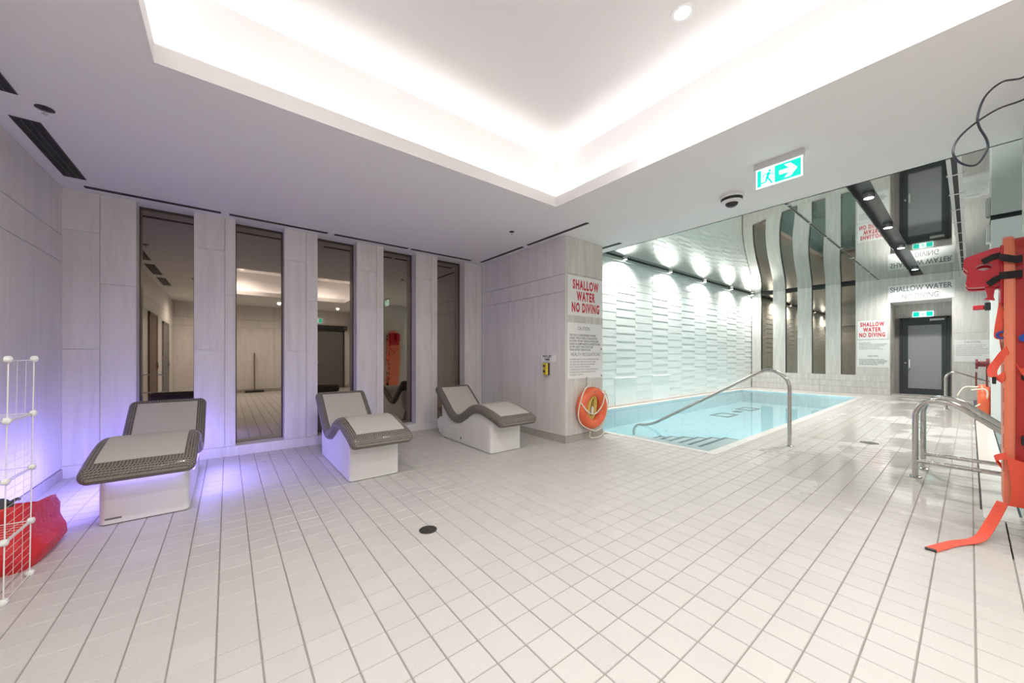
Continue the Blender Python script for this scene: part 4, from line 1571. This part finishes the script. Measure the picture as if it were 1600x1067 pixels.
def board_outline(y, ins=0.0):
    cx = (BX0+BX1)/2
    hw = (BX1-BX0)/2-ins
    top, bot = BZ1-ins, BZ0+ins
    pts = [(cx-hw*0.72, bot), (cx+hw*0.72, bot), (cx+hw*0.74, bot+0.05)]
    pts += [(cx+hw, bot+0.75), (cx+hw, top-0.32), (cx+hw*0.80, top-0.10)]
    pts += [(cx+hw*0.62*math.cos(a), top-0.08+0.08*math.sin(a)) for a in [math.radians(10+k*16) for k in range(11)]]
    pts += [(cx-hw*0.80, top-0.10), (cx-hw, top-0.32), (cx-hw, bot+0.75), (cx-hw*0.74, bot+0.05)]
    return [(px, y, pz) for px, pz in pts]


bm = bmesh.new()
f = bm.faces.new([bm.verts.new(p) for p in board_outline(BY0)])
r = bmesh.ops.extrude_face_region(bm, geom=[f])
for v in r['geom']:
    if isinstance(v, bmesh.types.BMVert):
        v.co.y = BY1
bmesh.ops.bevel(bm, geom=[e for e in bm.edges], offset=0.007, segments=2, affect='EDGES', clamp_overlap=True)
q = MB()
q.addbm(bm)
q.build('board', M['board'], rb, smooth=True)
MB().poly(board_outline(RW_Y+0.006, 0.018), BY0-RW_Y-0.006, (0, 1, 0)).build('red_back', M['board_red'], rb)
for k in range(9):
    z = 0.45+0.16*k
    e = 0.16 if k > 4 else 0.165+0.005*k
    MB().cbox((BX0+BX1)/2-e-0.0, (BX0+BX1)/2-e+0.028, BY1-0.001, BY1+0.0015, z, z+0.10, 0.0005).build('hand_hold', M['blackp'], rb)
# head immobiliser: base sheet, two padded blocks with ear holes, black straps
hz0, hz1 = 1.66, 2.0


def ear_block(x0, x1, y0, tilt):
    """padded block: outline in y/z, ear hole cut through, extruded in x"""
    prof = [(0.0, 0.12), (0.02, 0.10), (0.145, 0.105), (0.160, 0.125), (0.150, 0.23), (0.172, 0.255), (0.165, 0.325), (0.02, 0.375), (0.0, 0.36)]
    bm = bmesh.new()
    n = 40
    cy, cz, ry, rz = 0.078, 0.245, 0.036, 0.024
    outer = []
    per = []
    for i in range(len(prof)):
        a, b = Vector((*prof[i], 0)), Vector((*prof[(i+1) % len(prof)], 0))
        per.append((a, b, (b-a).length))
    tot = sum(p[2] for p in per)
    # sample the outline by angle around the hole so that it pairs with hole vertices
    ang = [2*PI*k/n for k in range(n)]
    for a in ang:
        d = Vector((math.cos(a), math.sin(a), 0))
        best = None
        for (p, q_, _) in per:
            ex, ez = q_.x-p.x, q_.y-p.y
            det = d.x*(-ez)-d.y*(-ex)
            if abs(det) < 1e-9:
                continue
            bx_, bz_ = p.x-cy, p.y-cz
            tt = (bx_*(-ez)-bz_*(-ex))/det
            uu = (d.x*bz_-d.y*bx_)/det
            if tt > 0 and -1e-6 <= uu <= 1+1e-6 and (best is None or tt > best):
                best = tt
        outer.append((cy+d.x*best, cz+d.y*best))
    inner = [(cy+ry*math.cos(a), cz+rz*math.sin(a)) for a in ang]
    rows = []
    for xx, lst in ((x0, outer), (x0, inner), (x1, inner), (x1, outer)):
        rows.append([bm.verts.new((xx, y0+u, hz0+v-0.02)) for u, v in lst])
    for a in range(4):
        b_ = (a+1) % 4
        for k in range(n):
            bm.faces.new((rows[a][k], rows[a][(k+1) % n], rows[b_][(k+1) % n], rows[b_][k]))
    ed = [e for e in bm.edges if len(e.link_faces) == 2 and e.calc_face_angle(0) > 0.6]
    bmesh.ops.bevel(bm, geom=ed, offset=0.006, segments=2, affect='EDGES', clamp_overlap=True)
    q = MB()
    q.addbm(bm)
    return q


hy = BY1+0.005
MB().cbox(4.22, 4.56, BY1, hy+0.008, hz0-0.05, hz1+0.02, 0.004).build('head_base', M['head'], rb)
ear_block(4.24, 4.33, hy, 0).build('head_block', M['head'], rb, smooth=True)
ear_block(4.45, 4.54, hy, 0).build('head_block', M['head'], rb, smooth=True)
for (z, dz) in ((1.90, 0.03), (1.80, 0.0)):
    q = MB()
    q.strip([((BX0-0.004, BY1+0.02, z+dz), (0, 0, 1)), ((BX0-0.004, BY0, z), (0, 0, 1)), ((BX0-0.004, RW_Y+0.03, z), (0, 0, 1))], 0.05, 0.004)
    q.build('head_strap', M['webbing'], rb)
MB().strip([((4.236, hy+0.003, 1.955), (0, 0.3, 1)), ((4.233, hy+0.04, 1.945), (0, 0.3, 1)), ((4.233, hy+0.085, 1.92), (0, 0.3, 1))], 0.04, 0.004).build('head_strap', M['webbing'], rb)
MB().strip([((4.236, hy+0.0, 1.80), (0, 0.6, 1)), ((4.233, hy+0.03, 1.785), (0, 0.6, 1)), ((4.233, hy+0.06, 1.755), (0, 0.6, 1))], 0.04, 0.004).build('head_strap', M['webbing'], rb)
MB().poly([(4.26, hy+0.035, 1.75), (4.26, hy+0.075, 1.75), (4.26, hy+0.062, 1.67), (4.26, hy+0.078, 1.655), (4.26, hy+0.03, 1.645), (4.26, hy+0.036, 1.67), (4.26, hy+0.028, 1.74)], 0.05, (1, 0, 0)).build('chin_strap_end', M['head'], rb)
MB().strip([((4.30, BY1+0.01, 2.03), (1, 0, 0)), ((4.30, BY1+0.02, 1.99), (1, 0, 0)), ((4.30, BY1+0.005, 1.97), (1, 0, 0))], 0.02, 0.004).build('clip', M['inkgrey'], rb)


def strap(pts, width, name='strap', m='strap', n=6, wv=None):
    P = spline([p[0] for p in pts], n)
    W = spline([p[1] for p in pts], n)
    return MB().strip(list(zip(P, W)), width, 0.004).build(name, M[m], rb, smooth=False)


# chest strap hanging as a leaf shaped loop
strap([((4.25, BY1+0.002, 1.62), (0.2, 1, 0.3)), ((4.235, BY1+0.010, 1.54), (0.2, 1, 0.15)), ((4.23, BY1+0.020, 1.45), (0.2, 1, 0)), ((4.235, BY1+0.022, 1.385), (0.2, 1, -0.1)), ((4.25, BY1+0.004, 1.375), (0.2, 1, -0.5))], 0.036)
torus((4.22, BY1+0.005, 1.395), 0.022, 0.007, 'x', 20, 8).build('blue_ring', M['blue'], rb, smooth=True)
# crumpled strap with a black buckle
strap([((BX0-0.005, BY1-0.015, 1.29), (0, 0.2, 1)), ((4.18, BY1+0.006, 1.255), (0.1, 0.5, 1)), ((4.20, BY1+0.03, 1.20), (0.1, 0.6, 1)), ((4.20, BY1+0.048, 1.15), (0.1, 0.9, 0.6)), ((4.19, BY1+0.042, 1.10), (0.1, 1, 0.4)), ((4.18, BY1+0.022, 1.085), (0.1, 0.6, 1)), ((BX0-0.002, BY1-0.003, 1.12), (0, 0.1, 1))], 0.05)
MB().cbox(4.165, 4.185, BY1+0.032, BY1+0.050, 1.055, 1.105, 0.004).build('buckle', M['blackp'], rb)
# short tab lower down
strap([((BX0, BY1-0.01, 0.57), (0, 0.2, 1)), ((4.17, BY1+0.02, 0.555), (0.3, 0.2, 1)), ((4.18, BY1+0.036, 0.535), (0.6, 0.2, 0.8)), ((4.20, BY1+0.01, 0.49), (0.6, 0.1, 0.8))], 0.04)
# wide strap on the wall side of the board
strap([((BX0-0.006, BY0+0.0, 0.55), (0, 1, 0.3)), ((BX0-0.02, BY0-0.015, 0.42), (0, 1, 0.2)), ((BX0-0.02, BY0-0.02, 0.30), (0, 1, 0)), ((BX0-0.01, BY0-0.005, 0.235), (0, 1, 0))], 0.075)
strap([((BX0-0.006, BY0-0.01, 1.17), (0, 0.3, 1)), ((BX0-0.012, RW_Y+0.03, 1.14), (0, 0.3, 1)), ((BX0-0.01, RW_Y+0.005, 1.15), (0, 0.3, 1))], 0.06)
MB().lathe([(0.028, 0.0), (0.028, -0.02)], (BX0+0.01, RW_Y+0.018, 1.37), 14, 'x').build('blue_knob', M['blue'], rb)
for z in (1.12, 0.68, 0.30):
    MB().cbox(BX0+0.0, BX0+0.05, RW_Y+0.003, RW_Y+0.035, z-0.03, z+0.03, 0.004).build('buckle', M['blackp'], rb)
# crossed chest straps lying on the face of the board
for (xa, xb) in ((4.24, 4.40), (4.54, 4.38)):
    MB().strip([((xa, BY1+0.004, 1.52), (1, 0, 0.6)), ((xb, BY1+0.010, 1.36), (1, 0, 0.6)), ((xb+(xb-xa)*0.15, BY1+0.004, 1.30), (1, 0, 0.6))], 0.05, 0.004).build('strap', M['strap'], rb)
# long tail falling to the floor
strap([((4.20, BY1+0.005, 0.24), (0.5, 0.6, 0)), ((4.08, BY1+0.06, 0.10), (0.5, 0.7, 0.2)), ((3.95, BY1+0.11, 0.022), (0.5, 0.7, 0)), ((3.78, BY1+0.21, 0.008), (0.4, 0.8, 0)), ((3.55, BY1+0.30, 0.006), (0.4, 0.8, 0))], 0.06, 'strap_tail')
MB().cbox(3.535, 3.56, BY1+0.275, BY1+0.325, 0.002, 0.012, 0.002).build('strap_tip', M['blackp'], rb)

# ------------------------------------------------------------------ loose cable under the ceiling
M['cable'] = mat('dark_cable', (0.012, 0.015, 0.03), 0.4)


def unproj(px, py, t_):
    l = (px-800)/564
    F = Vector((math.sin(YAW), math.cos(YAW), 0))
    R = Vector((math.cos(YAW), -math.sin(YAW), 0))
    return F*t_+R*(l*t_)+Vector((0, 0, 1.25-(py-556)/564*t_))


cb = thing('loose_cable', 'loose dark cable hanging in a loop from the ceiling at the right', 'cable', (3.4, -0.1, HC))
pts = [(3.45, -0.42, 2.97), (3.42, -0.35, 2.86), (3.37, -0.23, 2.83)]
pts += [tuple(unproj(*p)) for p in ((1600, 120, 2.02), (1566, 128, 2.0), (1540, 150, 1.99), (1528, 180, 1.98), (1530, 198, 1.98), (1541, 217, 1.98), (1543, 232, 1.98), (1530, 254, 1.99), (1515, 259, 2.0), (1497, 252, 2.01), (1489, 237, 2.02), (1498, 216, 2.03), (1523, 193, 2.04), (1560, 170, 2.06), (1602, 154, 2.08))]
pts += [(3.48, -0.26, 2.74), (3.52, -0.40, 2.85), (3.52, -0.46, 2.97)]
MB().tube(spline(pts, 6), 0.0052, 8).build('cord', M['cable'], cb, smooth=True)
MB().lathe([(0.03, 0), (0.03, -0.006), (0.01, -0.01)], (3.45, -0.42, HC), 14).build('grommet', M['blackp'], cb)
MB().lathe([(0.03, 0), (0.03, -0.006), (0.01, -0.01)], (3.52, -0.46, HC), 14).build('grommet', M['blackp'], cb)


# ------------------------------------------------------------------ floor drains
def drain(x, y, r, label):
    o = thing('floor_drain', label, 'drain', (x, y, 0))
    MB().lathe([(r, 0.0), (r, 0.003), (r*0.86, 0.004)], (x, y, 0), 28, cap=False).build('rim', M['mirror_trim_steel'], o)
    q = MB().lathe([(r*0.86, 0.001), (r*0.86, 0.003)], (x, y, 0), 28)
    q.build('plate', M['trough'], o)
    for k in range(5):
        yy = y+(k-2)*r*0.3
        hw = math.sqrt(max(0.0, (r*0.8)**2-(yy-y)**2))
        MB().box(x-hw, x+hw, yy-r*0.05, yy+r*0.05, 0.003, 0.0045).build('bar', M['mirror_trim_steel'], o)
    return o


drain(1.13, 2.41, 0.063, 'round dark floor drain in the tiles in front of the middle lounger')
drain(7.24, 0.90, 0.10, 'dark floor drain on the pool deck beyond the handrail post')
# ------------------------------------------------------------------ wire cube rack and red tote at the left edge
M['wire'] = mat('white_wire', (0.80, 0.78, 0.76), 0.35)
rk = thing('wire_rack', 'white wire grid cube rack at the left edge in front of the red bag', 'rack', (-1.03, 3.16, 0))
rx0, rx1, ry0, ry1 = -1.205, -0.885, 2.995, 3.31
LV = [0.012, 0.315, 0.62, 0.925, 1.235]


def grid_panel(c, u, v, w_, h_, n=7):
    """wire panel: corner c, unit vectors u, v"""
    c, u, v = Vector(c), Vector(u), Vector(v)
    q = MB()
    q.tube(arcpath([c+u*0.004, c+u*w_*0.5, c+u*(w_-0.004), c+u*(w_-0.004)+v*h_*0.5, c+u*(w_-0.004)+v*h_, c+u*0.004+v*h_, c+u*0.004], 0.02, 3), 0.0028, 6)
    for k in range(1, n):
        q.tube([c+v*(h_*k/n)+u*0.004, c+v*(h_*k/n)+u*(w_-0.004)], 0.0009, 4)
    for k in (1, 2):
        q.tube([c+u*(w_*k/3), c+u*(w_*k/3)+v*h_], 0.0009, 4)
    return q


for a, b in zip(LV[:-1], LV[1:]):
    grid_panel((rx1, ry0, a), (0, 1, 0), (0, 0, 1), ry1-ry0, b-a-0.008).build('grid_panel', M['wire'], rk)
    grid_panel((rx0, ry0, a), (0, 1, 0), (0, 0, 1), ry1-ry0, b-a-0.008).build('grid_panel', M['wire'], rk)
for a in (0.315, 0.62, 0.925):
    grid_panel((rx0, ry0, a), (1, 0, 0), (0, 1, 0), rx1-rx0, ry1-ry0).build('grid_shelf', M['wire'], rk)
for xx in (rx0, rx1):
    for yy in (ry0, ry1):
        for z in LV:
            MB().lathe([(0.010, -0.014), (0.017, -0.009), (0.017, 0.009), (0.010, 0.014)], (xx, yy, z+0.006 if z < 0.1 else z), 12, 'x' if z > 0.1 else 'y').build('connector', M['whitep'], rk, smooth=True)

rk.rotation_euler.y = 0.013
M['bag'] = mat('red_nylon', (0.66, 0.022, 0.03), 0.45)
t = NT(M['bag'])
t.bump(t.noise(t.geo((1, 1, 1)), 14, 4, 0.6, 0.6), 0.5, 0.03)
bg = thing('tote_bag', 'red nylon tote bag slumped against the left wall behind the wire rack', 'bag', (-1.08, 3.6, 0))
bm = bmesh.new()
# rings of a slumped tote: centre, half sizes along wall (y) and out of wall (x), height, lean
rings = [(-1.09, 3.66, 0.195, 0.28, 0.0), (-1.085, 3.66, 0.212, 0.30, 0.05), (-1.08, 3.665, 0.216, 0.31, 0.11), (-1.09, 3.66, 0.203, 0.297, 0.16), (-1.095, 3.655, 0.193, 0.288, 0.21), (-1.095, 3.655, 0.19, 0.285, 0.27), (-1.10, 3.655, 0.182, 0.285, 0.325), (-1.10, 3.655, 0.175, 0.28, 0.33), (-1.10, 3.655, 0.155, 0.26, 0.27)]
n = 32
rows = []
for i, (cx, cy, hx, hy_, z) in enumerate(rings):
    row = []
    for k in range(n):
        a = 2*PI*k/n
        ca, sa = math.cos(a), math.sin(a)
        e = 0.42
        x_ = cx+hx*math.copysign(abs(ca)**e, ca)
        y_ = cy+hy_*math.copysign(abs(sa)**e, sa)
        wob = 0.012*math.sin(3*a+i*1.3)*(1 if 0 < i < 7 else 0.3)
        zz = z-(0.065*sa*(i/8.0) if i > 3 else 0)+(0.02*math.cos(2*a+1) if 4 < i < 8 else 0)
        row.append(bm.verts.new((max(x_+wob, XL+0.014), y_+wob, zz)))
    rows.append(row)
for a in range(len(rows)-1):
    for k in range(n):
        bm.faces.new((rows[a][k], rows[a][(k+1) % n], rows[a+1][(k+1) % n], rows[a+1][k]))
bm.faces.new(rows[0][::-1])
bm.faces.new(rows[-1])
q = MB()
q.addbm(bm)
q.build('body', M['bag'], bg, smooth=True)
ct = thing('grey_cloth', 'dark grey bundle lying on top of the red bag', 'cloth', (-1.06, 3.42, 0.40))
bm = bmesh.new()
bmesh.ops.create_icosphere(bm, subdivisions=3, radius=1)
for v in bm.verts:
    c = v.co.copy()
    k = 1+0.12*math.sin(5*c.x+2*c.y)+0.10*math.sin(7*c.z+3*c.x)
    v.co = (-1.06+c.x*0.075*k, 3.48+c.y*0.10*k, 0.372+c.z*0.038*k)
q = MB()
q.addbm(bm)
M['greycloth'] = mat('grey_cloth', (0.09, 0.09, 0.095), 0.85)
q.build('folds', M['greycloth'], ct, smooth=True)
MB().tube(spline([(-1.0, 3.44, 0.392), (-0.985, 3.49, 0.402), (-0.99, 3.55, 0.387)], 5), 0.009, 8).build('hem', M['greycloth'], ct, smooth=True)
